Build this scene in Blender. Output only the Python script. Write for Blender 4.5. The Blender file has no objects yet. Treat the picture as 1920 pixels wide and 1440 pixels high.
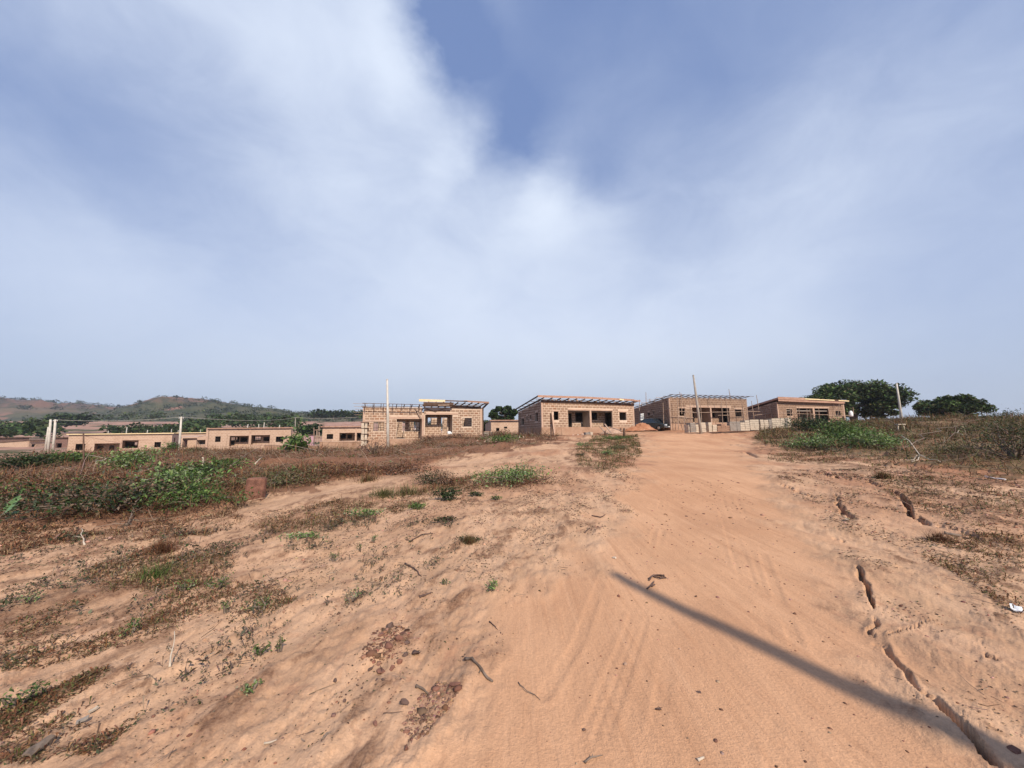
import bpy, bmesh, math, random
import numpy as np
from mathutils import Vector, Matrix, noise as mnoise

random.seed(7)
RNG = np.random.default_rng(11)
SC = bpy.context.scene
COL = SC.collection

# ------------------------------------------------------------------ camera
F = 721.0
TH = math.radians(7.27)
ROLL = 0.012
CAMZ = 1.6
R0 = Vector((1, 0, 0)); U0 = Vector((0, -math.sin(TH), math.cos(TH))); FW = Vector((0, math.cos(TH), math.sin(TH)))
RR = R0 * math.cos(ROLL) - U0 * math.sin(ROLL)
UU = U0 * math.cos(ROLL) + R0 * math.sin(ROLL)
cam_data = bpy.data.cameras.new('camera'); cam = bpy.data.objects.new('camera', cam_data); COL.objects.link(cam)
cam_data.sensor_width = 36; cam_data.lens = F / 1920 * 36; cam_data.clip_start = 0.05; cam_data.clip_end = 6000
M = Matrix((RR, UU, -FW)).transposed().to_4x4(); M.translation = Vector((0, 0, CAMZ))
cam.matrix_world = M
SC.camera = cam

# ------------------------------------------------------------------ sun, sky
SUN_EL = math.radians(38); SUN_AZ = Vector((0.435, -0.900)).normalized()
sun_dir = Vector((SUN_AZ.x * math.cos(SUN_EL), SUN_AZ.y * math.cos(SUN_EL), math.sin(SUN_EL)))
sd = bpy.data.lights.new('sun', 'SUN'); sd.energy = 5.0; sd.angle = math.radians(0.8); sd.color = (1.0, 0.90, 0.77)
so = bpy.data.objects.new('sun', sd); COL.objects.link(so)
so.rotation_euler = sun_dir.to_track_quat('Z', 'Y').to_euler(); so.location = (20, -30, 60)
SC.view_settings.view_transform = 'Standard'; SC.view_settings.look = 'None'
SC.view_settings.gamma = 1; SC.view_settings.use_curve_mapping = False; SC.view_settings.exposure = 0.05
SC.cycles.max_bounces = 5; SC.cycles.diffuse_bounces = 1; SC.cycles.volume_bounces = 0
SC.cycles.transparent_max_bounces = 8

world = bpy.data.worlds.new('World'); SC.world = world; world.use_nodes = True
wt = world.node_tree; wn = wt.nodes; wl = wt.links
for n in list(wn): wn.remove(n)
def N(nodes, typ, **kw):
    n = nodes.new(typ)
    for k, v in kw.items(): setattr(n, k, v)
    return n
def mth(nt, op, a, b=None, c=None, clamp=False):
    n = nt.nodes.new('ShaderNodeMath'); n.operation = op; n.use_clamp = clamp
    for i, v in enumerate((a, b, c)):
        if v is None: continue
        if isinstance(v, (int, float)): n.inputs[i].default_value = v
        else: nt.links.new(v, n.inputs[i])
    return n.outputs[0]
def mixc(nt, fac, a, b, typ='MIX'):
    n = nt.nodes.new('ShaderNodeMix'); n.data_type = 'RGBA'; n.blend_type = typ
    for i, v in ((0, fac), (6, a), (7, b)):
        if isinstance(v, (int, float)): n.inputs[i].default_value = v
        elif isinstance(v, tuple): n.inputs[i].default_value = (*v, 1)
        else: nt.links.new(v, n.inputs[i])
    return n.outputs[2]
def ramp(nt, v, a, b, c=0.0, d=1.0, smooth=True):
    n = nt.nodes.new('ShaderNodeMapRange'); n.interpolation_type = 'SMOOTHSTEP' if smooth else 'LINEAR'
    n.inputs[1].default_value = a; n.inputs[2].default_value = b; n.inputs[3].default_value = c; n.inputs[4].default_value = d
    nt.links.new(v, n.inputs[0]); return n.outputs[0]

def ray(px, py):
    a = (px - 960) / F; b = (720 - py) / F
    return FW + RR * a + UU * b

tc = N(wn, 'ShaderNodeTexCoord')
nrm = N(wn, 'ShaderNodeVectorMath', operation='NORMALIZE'); wl.new(tc.outputs['Generated'], nrm.inputs[0])
def wnoise(vec, scale, detail, rough=0.55, dist=0.0):
    n = N(wn, 'ShaderNodeTexNoise'); n.inputs['Scale'].default_value = scale; n.inputs['Detail'].default_value = detail
    n.inputs['Roughness'].default_value = rough; n.inputs['Distortion'].default_value = dist
    wl.new(vec, n.inputs['Vector']); return n
mp = N(wn, 'ShaderNodeMapping'); mp.inputs['Scale'].default_value = (1, 1, 1.6); wl.new(nrm.outputs[0], mp.inputs[0])
# warp the direction by soft noise so that the cloud banks get ragged edges
nz1 = wnoise(mp.outputs[0], 3.2, 6, 0.6)
sub = N(wn, 'ShaderNodeVectorMath', operation='SUBTRACT'); wl.new(nz1.outputs['Color'], sub.inputs[0]); sub.inputs[1].default_value = (.5, .5, .5)
scl = N(wn, 'ShaderNodeVectorMath', operation='SCALE'); wl.new(sub.outputs[0], scl.inputs[0]); scl.inputs['Scale'].default_value = 0.20
add = N(wn, 'ShaderNodeVectorMath', operation='ADD'); wl.new(nrm.outputs[0], add.inputs[0]); wl.new(scl.outputs[0], add.inputs[1])
wdir = N(wn, 'ShaderNodeVectorMath', operation='NORMALIZE'); wl.new(add.outputs[0], wdir.inputs[0])
# cloud banks: (pixel seen at, angular sharpness, weight)
CLOUDS = [(-80, -60, 38, 0.262), (-80, 240, 38, -0.394), (-80, 390, 38, 0.421), (-80, 540, 38, -0.347), (-80, 690, 38, 0.185), (100, 90, 38, 0.180), (100, 240, 38, -0.502), (100, 390, 38, 0.803), (100, 540, 38, -0.076), (100, 690, 38, 0.127), (280, -60, 38, 0.088), (280, 90, 38, 0.439), (280, 240, 38, -0.718), (280, 390, 38, 0.125), (280, 540, 38, -0.193), (280, 690, 38, 0.163), (460, -60, 38, 0.083), (460, 90, 38, 0.374), (460, 240, 38, -0.210), (460, 390, 38, 0.212), (460, 540, 38, 0.132), (460, 690, 38, 0.244), (640, -60, 38, 0.072), (640, 90, 38, 0.528), (640, 390, 38, 0.535), (640, 540, 38, -0.284), (640, 690, 38, 0.470), (820, -60, 38, 0.110), (820, 90, 38, 0.569), (820, 240, 38, -1.207), (820, 390, 38, 0.622), (820, 540, 38, 0.164), (820, 690, 38, 0.373), (1000, -60, 38, -0.204), (1000, 90, 38, 0.146), (1000, 240, 38, -0.187), (1000, 390, 38, 0.414), (1000, 540, 38, -0.053), (1000, 690, 38, 0.539), (1180, -60, 38, -0.033), (1180, 90, 38, -0.254), (1180, 240, 38, 0.447), (1180, 390, 38, -0.051), (1180, 540, 38, 0.130), (1180, 690, 38, 0.446), (1360, -60, 38, 0.140), (1360, 90, 38, -0.173), (1360, 240, 38, -0.248), (1360, 390, 38, 0.147), (1360, 540, 38, -0.065), (1360, 690, 38, 0.370), (1540, 90, 38, 0.069), (1540, 240, 38, -0.241), (1540, 390, 38, 0.500), (1540, 540, 38, -0.054), (1540, 690, 38, 0.286), (1720, -60, 38, -0.250), (1720, 90, 38, 0.349), (1720, 390, 38, 0.081), (1720, 540, 38, -0.206), (1720, 690, 38, 0.052), (1900, -60, 38, -0.240), (1900, 90, 38, 0.200), (1900, 240, 38, -0.194), (1900, 390, 38, -0.116), (1900, 540, 38, -0.097), (1900, 690, 38, 0.121), (2080, -60, 38, -0.167), (2080, 90, 38, 0.052), (2080, 240, 38, -0.059), (2080, 390, 38, 0.090), (2080, 540, 38, 0.036), (2080, 690, 38, 0.119), (-350, 200, 12, 0.331), (2270, 200, 12, 0.418), (960, -400, 10, 0.078), (300, -400, 10, -0.331), (1700, -400, 10, 0.198), (760, 20, 300, 0.607), (800, 40, 300, -1.035), (770, 120, 300, 0.669), (820, 130, 300, -0.454), (820, 90, 150, -0.030), (780, 200, 150, 0.135), (880, 200, 150, 0.239), (850, 300, 200, 0.737), (930, 270, 200, -0.493), (1000, 340, 250, 0.270), (1060, 400, 250, 0.148), (1130, 410, 300, 0.240), (1120, 330, 200, -0.335), (980, 400, 200, 0.324), (900, 380, 200, -0.145)]
acc = None
for (cx, cy, k, w) in CLOUDS:
    d = ray(cx, cy).normalized()
    dt = N(wn, 'ShaderNodeVectorMath', operation='DOT_PRODUCT'); wl.new(wdir.outputs[0], dt.inputs[0]); dt.inputs[1].default_value = d
    e = mth(wt, 'MULTIPLY_ADD', dt.outputs['Value'], float(k), -float(k))
    e = mth(wt, 'EXPONENT', e)
    acc = mth(wt, 'MULTIPLY', e, float(w)) if acc is None else mth(wt, 'MULTIPLY_ADD', e, float(w), acc)
nz2 = wnoise(mp.outputs[0], 5.5, 7, 0.62, 0.5)
nz3 = wnoise(mp.outputs[0], 1.3, 2, 0.5, 0.3)
edge = mth(wt, 'MULTIPLY', mth(wt, 'MINIMUM', mth(wt, 'MAXIMUM', acc, 0.0), 1.0), mth(wt, 'SUBTRACT', 1.0, mth(wt, 'MINIMUM', mth(wt, 'MAXIMUM', acc, 0.0), 1.0)))
lowz = N(wn, 'ShaderNodeSeparateXYZ'); wl.new(nrm.outputs[0], lowz.inputs[0])
edge = mth(wt, 'MULTIPLY', edge, ramp(wt, lowz.outputs['Z'], 0.12, 0.5, 0.12, 1.0))
puff = mth(wt, 'SUBTRACT', nz2.outputs['Fac'], 0.5)
dens = mth(wt, 'MULTIPLY_ADD', puff, mth(wt, 'MULTIPLY_ADD', edge, 1.9, 0.10), acc)
dens = mth(wt, 'MULTIPLY_ADD', mth(wt, 'SUBTRACT', nz3.outputs['Fac'], 0.5), 0.12, dens)
dens = mth(wt, 'MULTIPLY_ADD', dens, 0.97, 0.045)
fac = mth(wt, 'MAXIMUM', mth(wt, 'MINIMUM', dens, 1.0), 0.0)
sep = N(wn, 'ShaderNodeSeparateXYZ'); wl.new(nrm.outputs[0], sep.inputs[0])
haz = ramp(wt, sep.outputs['Z'], 0.0, 0.30, 0.45, 0.0)
# away from the view the low sky keeps the same pale veil
fac = mth(wt, 'MAXIMUM', fac, haz)
sky = N(wn, 'ShaderNodeTexSky', sky_type='NISHITA'); sky.sun_disc = False
sky.sun_elevation = SUN_EL; sky.sun_rotation = math.atan2(SUN_AZ.x, SUN_AZ.y); sky.air_density = 1.0; sky.dust_density = 0.6; sky.ozone_density = 3.0
sky.altitude = 200
tint = mixc(wt, 0.68, sky.outputs[0], (1.85, 2.72, 5.25))
white = mixc(wt, ramp(wt, sep.outputs['Z'], 0.0, 0.30, 1.0, 0.0), (6.25, 6.95, 8.2), (5.9, 6.45, 7.15))
skyc = mixc(wt, fac, tint, white)
bg = N(wn, 'ShaderNodeBackground'); bg.inputs['Strength'].default_value = 0.12
wl.new(skyc, bg.inputs['Color'])
out = N(wn, 'ShaderNodeOutputWorld'); wl.new(bg.outputs[0], out.inputs[0])

# ------------------------------------------------------------------ tiny noise library (numpy)
_perm = np.random.default_rng(5).permutation(512)
_ang = np.random.default_rng(6).random(512) * 2 * np.pi
_gx, _gy = np.cos(_ang), np.sin(_ang)
def perlin(x, y):
    xi = np.floor(x).astype(np.int64); yi = np.floor(y).astype(np.int64); xf = x - xi; yf = y - yi
    def g(ix, iy, dx, dy):
        h = _perm[(_perm[ix & 511] + iy) & 511]
        return _gx[h] * dx + _gy[h] * dy
    u = xf ** 3 * (xf * (xf * 6 - 15) + 10); v = yf ** 3 * (yf * (yf * 6 - 15) + 10)
    a = g(xi, yi, xf, yf); b = g(xi + 1, yi, xf - 1, yf); c = g(xi, yi + 1, xf, yf - 1); d = g(xi + 1, yi + 1, xf - 1, yf - 1)
    return ((a + u * (b - a)) + v * ((c + u * (d - c)) - (a + u * (b - a)))) * 1.5
def fbm(x, y, oct=4, gain=0.5):
    s = 0; a = 1.0
    for i in range(oct):
        s = s + a * perlin(x + 17.3 * i, y - 9.1 * i); x = x * 2.03; y = y * 2.03; a *= gain
    return s
def sstep(a, b, x):
    t = np.clip((x - a) / (b - a), 0, 1); return t * t * (3 - 2 * t)

# ------------------------------------------------------------------ image <-> place helpers
def P(px, py, d):
    r = ray(px, py); t = d / r.y
    return Vector((r.x * t, d, CAMZ + r.z * t))
def proj(X, Y, Z):
    X = np.asarray(X, float); Y = np.asarray(Y, float); Z = np.asarray(Z, float) - CAMZ
    f = X * FW.x + Y * FW.y + Z * FW.z; a = X * RR.x + Y * RR.y + Z * RR.z; b = X * UU.x + Y * UU.y + Z * UU.z
    f = np.where(f > 0.05, f, 0.05)
    return 960 + F * a / f, 720 - F * b / f
def inpoly(px, py, poly):
    px = np.asarray(px); py = np.asarray(py); ins = np.zeros(px.shape, bool); n = len(poly)
    for i in range(n):
        x1, y1 = poly[i]; x2, y2 = poly[(i + 1) % n]
        if y1 == y2: continue
        c = ((y1 > py) != (y2 > py)) & (px < (x2 - x1) * (py - y1) / (y2 - y1) + x1)
        ins ^= c
    return ins

# ------------------------------------------------------------------ ground heights
_cp = [(0,0,0),(-6,0,-.1),(6,0,.05),(0,-10,-.3),(-15,-10,-.5),(15,-10,0),(0,4,0),(-5,4,-.05),(5,4,.06),(12,3,.25),(-12,3,-.3),
       (60,80,1.5),(40,100,.5),(15,110,0),(18,58,1.9),(-30,10,-.9),(30,10,1.2),(35,60,2.4),(70,50,1.6)]
for (px, py, d) in [(1250,950,8.2),(1290,870,15),(1300,840,25),(1290,812,44),(1600,900,10),(1880,880,10.5),(1750,830,20),(1700,792,38),
    (1900,787,34),(1560,835,25),(1480,803,45),(1461,795,52),(1587,790,56),(1257,806,46),(1404,804,50),(1015,819,38),(1190,807,44),(972,819,46),
    (690,841,39),(905,822,43),(960,860,18),(800,905,11.5),(560,880,17),(640,850,28),(300,870,22),(300,851,45),(130,853,60),(100,900,15),
    (30,870,28),(450,845,56),(600,847,50),(100,1000,6.6),(1110,870,14),(1150,830,26),(1230,811,46),(320,845,62),(0,843,62),(940,818,60)]:
    p = P(px, py, d); _cp.append((p.x, p.y, p.z))
_cp = np.array(_cp); _S = 30.0
def _tps(r2): return np.where(r2 > 1e-12, 0.5 * r2 * np.log(np.maximum(r2, 1e-12)), 0)
def _solve():
    n = len(_cp); X = _cp[:, :2] / _S
    d2 = ((X[:, None] - X[None]) ** 2).sum(-1); K = _tps(d2) + np.eye(n) * 0.002
    Pm = np.c_[np.ones(n), X]; A = np.block([[K, Pm], [Pm.T, np.zeros((3, 3))]])
    return np.linalg.solve(A, np.r_[_cp[:, 2], 0, 0, 0])
_W = _solve()
def base_near(X, Y):
    X = np.asarray(X, float); Y = np.asarray(Y, float); sh = X.shape
    x = X.ravel() / _S; y = Y.ravel() / _S
    z = _W[-3] + _W[-2] * x + _W[-1] * y
    for i in range(len(_cp)):
        z = z + _W[i] * _tps((x - _cp[i, 0] / _S) ** 2 + (y - _cp[i, 1] / _S) ** 2)
    return np.clip(z, -2.5, 4.0).reshape(sh)
def base_far(X, Y):
    r = np.hypot(X, Y); Yc = np.maximum(Y, r * 0.45)
    col = np.clip(960 + 727 * X / Yc, -600, 2400); Hy = 812 - .012 * (col - 960)
    py = np.interp(Yc, [60, 80, 110, 160, 220, 380, 480, 700, 3000], [846, 838, 831, 824, 812, 791, 790, 800, 811])
    zl = CAMZ + (Hy - py) * Yc / 727
    zr = np.interp(r, [60, 100, 200, 3000], [1.5, 0, -6, -30])
    w = sstep(960, 720, col)
    z = zl * w + zr * (1 - w)
    wb = sstep(0.0, -0.5, Y / np.maximum(r, 1e-6))
    return z * (1 - wb) + wb * (-1.0)
def base(X, Y):
    r = np.hypot(X, Y); w = sstep(62, 95, r)
    return base_near(X, Y) * (1 - w) + base_far(X, Y) * w
def hit(px, py, dmax=150):
    r = ray(px, py); d = np.geomspace(0.8, dmax, 900); t = d / r.y
    z = CAMZ + r.z * t; g = base(r.x * t, d)
    k = np.nonzero(z < g)[0]
    if len(k) == 0: return Vector((r.x * t[-1], d[-1], float(g[-1])))
    k = k[0]; k0 = max(k - 1, 0); f0 = z[k0] - g[k0]; f1 = z[k] - g[k]; s = f0 / (f0 - f1) if f0 != f1 else 0
    tt = t[k0] + (t[k] - t[k0]) * s
    return Vector((r.x * tt, r.y * tt, CAMZ + r.z * tt))
def gz(x, y): return float(base(np.array([x]), np.array([y]))[0])

# road and footpath edges as world curves x(y)
def curve_xy(pts):
    w = [hit(*p) for p in pts]; w.sort(key=lambda v: v.y)
    return np.array([v.y for v in w]), np.array([v.x for v in w])
RL = curve_xy([(760,1438),(900,1200),(1060,1060),(1130,980),(1180,900),(1208,850),(1218,822),(1205,812)])
RRt = curve_xy([(1915,1438),(1700,1290),(1600,1130),(1540,1000),(1450,910),(1415,860),(1385,830),(1400,815)])
PT = [hit(*p) for p in [(-300,1160),(0,1058),(200,990),(420,965),(600,922),(800,882),(960,852),(1080,836)]]
def polydist(X, Y, pts):
    d = np.full(np.shape(X), 1e9); s = np.zeros(np.shape(X)); acc = 0
    for a, b in zip(pts[:-1], pts[1:]):
        vx, vy = b.x - a.x, b.y - a.y; L2 = vx * vx + vy * vy + 1e-12
        t = np.clip(((X - a.x) * vx + (Y - a.y) * vy) / L2, 0, 1)
        dd = np.hypot(X - a.x - t * vx, Y - a.y - t * vy); m = dd < d
        d = np.where(m, dd, d); s = np.where(m, acc + t * math.sqrt(L2), s); acc += math.sqrt(L2)
    return d, s, acc
def road_mask(X, Y):
    xl = np.interp(Y, RL[0], RL[1], left=RL[1][0] - .0); xr = np.interp(Y, RRt[0], RRt[1])
    w = 0.26 + 0.035 * Y
    e = fbm(X * 1.3, Y * .7, 4) * w * 1.5
    m = sstep(-w, w, X - xl + e) * sstep(-w, w, xr - X + e * 1.0)
    return m * sstep(48, 40, Y) * sstep(-6, -2, Y)
def path_mask(X, Y):
    d, s, L = polydist(X, Y, PT); w = 0.30 + 0.010 * np.maximum(Y, 0)
    e = fbm(X * 0.9, Y * .5, 3) * w * .8
    return sstep(w * 1.5, w * .5, d + e)
CRACKS = [  # pixel polyline, width, depth
 ([(1606,1062),(1618,1085),(1625,1100),(1633,1132),(1640,1140)], .045, .12),
 ([(1640,1155),(1643,1170),(1630,1185),(1640,1195)], .03, .06),
 ([(1632,1205),(1660,1215),(1678,1240),(1700,1270),(1728,1302)], .04, .04),
 ([(1730,1304),(1762,1328),(1790,1355),(1812,1375),(1842,1408),(1875,1445)], .045, .12),
 ([(1571,942),(1580,957),(1587,968),(1602,976)], .09, .22),
 ([(1676,920),(1690,930),(1697,942),(1703,952),(1706,966),(1722,971),(1740,978),(1765,984)], .09, .24),
 ([(1765,984),(1795,992),(1840,1010)], .06, .07),
 ([(1540,891),(1560,896),(1605,902)], .10, .16), ([(1628,903),(1650,912)], .12, .2),
 ([(1461,909),(1485,918),(1527,932)], .07, .10), ([(1575,945),(1566,925)], .05, .06),
 ([(1655,1055),(1685,1063),(1720,1070)], .035, .06), ([(1843,1230),(1868,1238)], .04, .09),
 ([(1560,1005),(1585,1011)], .04, .05), ([(1660,1200),(1690,1180),(1760,1155)], .02, .02),
 ([(1480,880),(1520,884)], .10, .10), ([(1395,846),(1420,858)], .2, .15), ([(1350,840),(1405,852)], .15, .08),
]
CR = [([hit(*p) for p in pts], w, dp) for pts, w, dp in CRACKS]
def wig(a, b): return [a, b]
TRK = [[hit(*p) for p in q] for q in (
 [(1075,1445),(1120,1330),(1180,1180),(1215,1050),(1240,930)], [(1100,1445),(1145,1330),(1200,1180),(1232,1050),(1250,930)],
 [(1225,1440),(1240,1300),(1260,1180),(1275,1050)],
 [(1455,1440),(1450,1340),(1420,1200),(1385,1060),(1350,950),(1325,880)], [(1495,1440),(1480,1340),(1440,1200),(1400,1060),(1360,950),(1332,880)],
 [(1560,1440),(1520,1280),(1460,1120),(1420,1010),(1380,930)], [(1020,1300),(1085,1200),(1130,1080)])]
PATCH = [  # world patches of darker litter soil given by where they are seen: poly in pixels, strength
 ([(0,1330),(120,1270),(240,1240),(300,1270),(260,1330),(150,1400),(60,1440),(-60,1440)], .8),
 ([(-40,1170),(100,1110),(180,1090),(330,1060),(420,1090),(300,1130),(150,1180),(0,1200)], .8),
 ([(0,1000),(200,990),(330,985),(440,990),(420,1010),(200,1040),(0,1060)], .25),
 ([(470,985),(560,960),(700,930),(860,900),(960,880),(1010,890),(960,905),(860,930),(700,960),(560,1000),(440,1030)], .75),
 ([(1060,850),(1100,815),(1200,815),(1205,845),(1190,870),(1160,890),(1080,885)], .75),
 ([(1640,900),(1920,900),(1920,1000),(1850,985),(1740,950),(1670,925)], .55),
 ([(1640,1010),(1780,1000),(1920,990),(1920,1180),(1860,1130),(1760,1070),(1680,1040)], .55),
 ([(1400,830),(1500,835),(1700,880),(1920,900),(1920,930),(1700,900),(1500,880),(1420,850)], .5),
]
BRUSH = [(-300,905),(0,868),(120,852),(400,843),(640,845),(700,843),(850,822),(1000,812),(1060,812),(1040,830),(980,843),(800,868),(640,900),(520,930),(440,955),(380,972),(240,990),(100,982),(0,985),(-300,1050)]
FIELD = [(1415,825),(1440,800),(1480,797),(1600,786),(1800,780),(2300,770),(2400,930),(1920,893),(1750,872),(1600,852),(1480,848)]
def masks(X, Y, Z):
    px, py = proj(X, Y, Z); front = Y > 0.5
    road = road_mask(X, Y); path = path_mask(X, Y)
    # streaks run with the slope, along the road
    a = 0.22; xs = X * math.cos(a) - Y * math.sin(a); ys = X * math.sin(a) + Y * math.cos(a)
    st = fbm(xs * 2.4, ys * 1.25, 6, .62); big = fbm(xs * .45 + 5, ys * .22, 3)
    jx = px + 40 * fbm(X * 1.1 + 3, Y * .8, 3); jy = py + 14 * fbm(X * 1.3 + 9, Y * 1.1 + 4, 3)
    lit = np.zeros_like(X)
    for poly, s in PATCH: lit = np.maximum(lit, s * (inpoly(jx, jy, poly) & front))
    brush = (inpoly(jx, py + 5 * fbm(X * .5, Y * .5, 3), BRUSH) & front).astype(float)
    field = (inpoly(jx, jy, FIELD) & front).astype(float)
    left = sstep(-1.2, -3.6, X) * sstep(30, 18, np.hypot(X, Y))
    l0 = sstep(.12, .60, st + .45 * big + .95 * lit - .26 + .26 * left * sstep(-2.0, -4.0, X))
    l0 = np.maximum(l0, .85 * sstep(-.3, .5, st + .8) * np.maximum(brush, field * .9))
    bits = sstep(.12, .42, fbm(xs * 5.5 + 21, ys * 3.2, 5, .65)) * sstep(-.5, .5, st + .5 * left)
    l0 = np.maximum(l0, bits * (.30 + .5 * left))
    lit = l0 * (1 - road) * (1 - .75 * path)
    red = sstep(-.1, .8, fbm(X * .35 + 40, Y * .25, 4) + .5 * brush + .9 * sstep(30, 42, Y) * (1 - road) * (X > -12) + .15)
    far = sstep(52, 80, np.hypot(X, Y)); 
    return road, path, lit, red * (1 - .6 * road) * (.25 + .75 * sstep(7, 16, np.hypot(X, Y))), brush, field, st, big, far
def ground_z(X, Y, detail=True):
    z = base(X, Y)
    road, path, lit, red, brush, field, st, big, far = masks(X, Y, z)
    r = np.hypot(X, Y); near = sstep(40, 14, r)
    off = (1 - road) * (1 - .5 * path)
    z = z + big * .05 * near * off + fbm(X * .6, Y * .6, 3) * .035 * sstep(1.5, 5, r) * (1 - .6 * road)
    z = z + off * near * (.016 * st + .010 * fbm(X * 5, Y * 3, 3) + .014 * np.abs(perlin(X * 2.2 - Y * .5, Y * .8)) )
    z = z + brush * (.10 * fbm(X * .8, Y * .8, 3) + .05) + field * (.18 * fbm(X * .3, Y * .3, 4))
    a = .25; xs = X * math.cos(a) - Y * math.sin(a); ys = X * math.sin(a) + Y * math.cos(a)
    led = fbm(xs * 3.4 + 11, ys * 2.0, 5, .62); led2 = fbm(xs * 7.5 + 3, ys * 3.6 + 8, 4, .6)
    z = z + off * sstep(26, 10, r) * (1 - .5 * sstep(0, 2.5, X)) * (.010 * sstep(-.04, .04, led) + .008 * sstep(.30, .36, led) + .006 * sstep(-.04, .06, led2) + .006 * sstep(.3, .37, led2) - .010)
    z = z + near * .004 * (1 - .7 * road) * fbm(X * 16, Y * 13, 2)
    # road: fine ridges along the way
    z = z + road * near * (.004 * fbm(X * 3.2 - Y * .35, Y * .25, 4) - .012)
    z = z - near * .02 * path
    m = (Y > 1) & (Y < 35)
    if m.any():
        Xm = X[m]; Ym = Y[m]; dz = np.zeros_like(Xm)
        wx = Xm + .03 * fbm(Xm * 5, Ym * 5, 3) * np.clip(Ym / 5, .6, 1.6); wy = Ym + .03 * fbm(Xm * 4 + 7, Ym * 4, 3) * np.clip(Ym / 5, .6, 1.6)
        for pts, w, dp in CR:
            bx0 = min(p.x for p in pts) - 1; bx1 = max(p.x for p in pts) + 1; by0 = min(p.y for p in pts) - 1; by1 = max(p.y for p in pts) + 1
            k = (wx > bx0) & (wx < bx1) & (wy > by0) & (wy < by1)
            if not k.any(): continue
            d, s, L = polydist(wx[k], wy[k], pts); t = s / L; taper = np.clip(np.minimum(t, 1 - t) * 5 + .25, 0, 1)
            ww = w * .58 * (.35 + .65 * taper)
            dz[k] -= dp * taper * sstep(ww, ww * .45, d) - .012 * sstep(ww * 4, ww, d) * taper
        for q in TRK:
            k = (Xm > min(p.x for p in q) - .5) & (Xm < max(p.x for p in q) + .5)
            if not k.any(): continue
            d, s, L = polydist(Xm[k], Ym[k], q)
            vis = sstep(-.1, .35, fbm(Xm[k] * .9 + 30, Ym[k] * .7, 2)); dz[k] -= .0045 * vis * sstep(.06, .02, d) * (0.6 + .4 * np.sin(s * 90))
            dz[k] += .003 * vis * sstep(.11, .07, d) * sstep(.03, .06, d)
        z[m] += dz
    # red earth humps by the houses
    for (px_, py_, d_, rx, ry, h) in [(1090,812,33,4,1.6,.25),(900,838,24,4.5,1.5,.2),(1060,845,19,2.6,1.8,.2),(860,855,20,3,1,.15),(835,834,36,3.2,1.0,.3),(1350,818,38,5,2,.25),(560,868,19,3,1.2,.25)]:
        p = P(px_, py_, d_); q = ((X - p.x) / rx) ** 2 + ((Y - p.y) / ry) ** 2
        z = z + h * np.exp(-q) * (1 + .5 * fbm(X, Y, 3))
    return z, (road, path, lit, red, brush, field, far)

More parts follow.
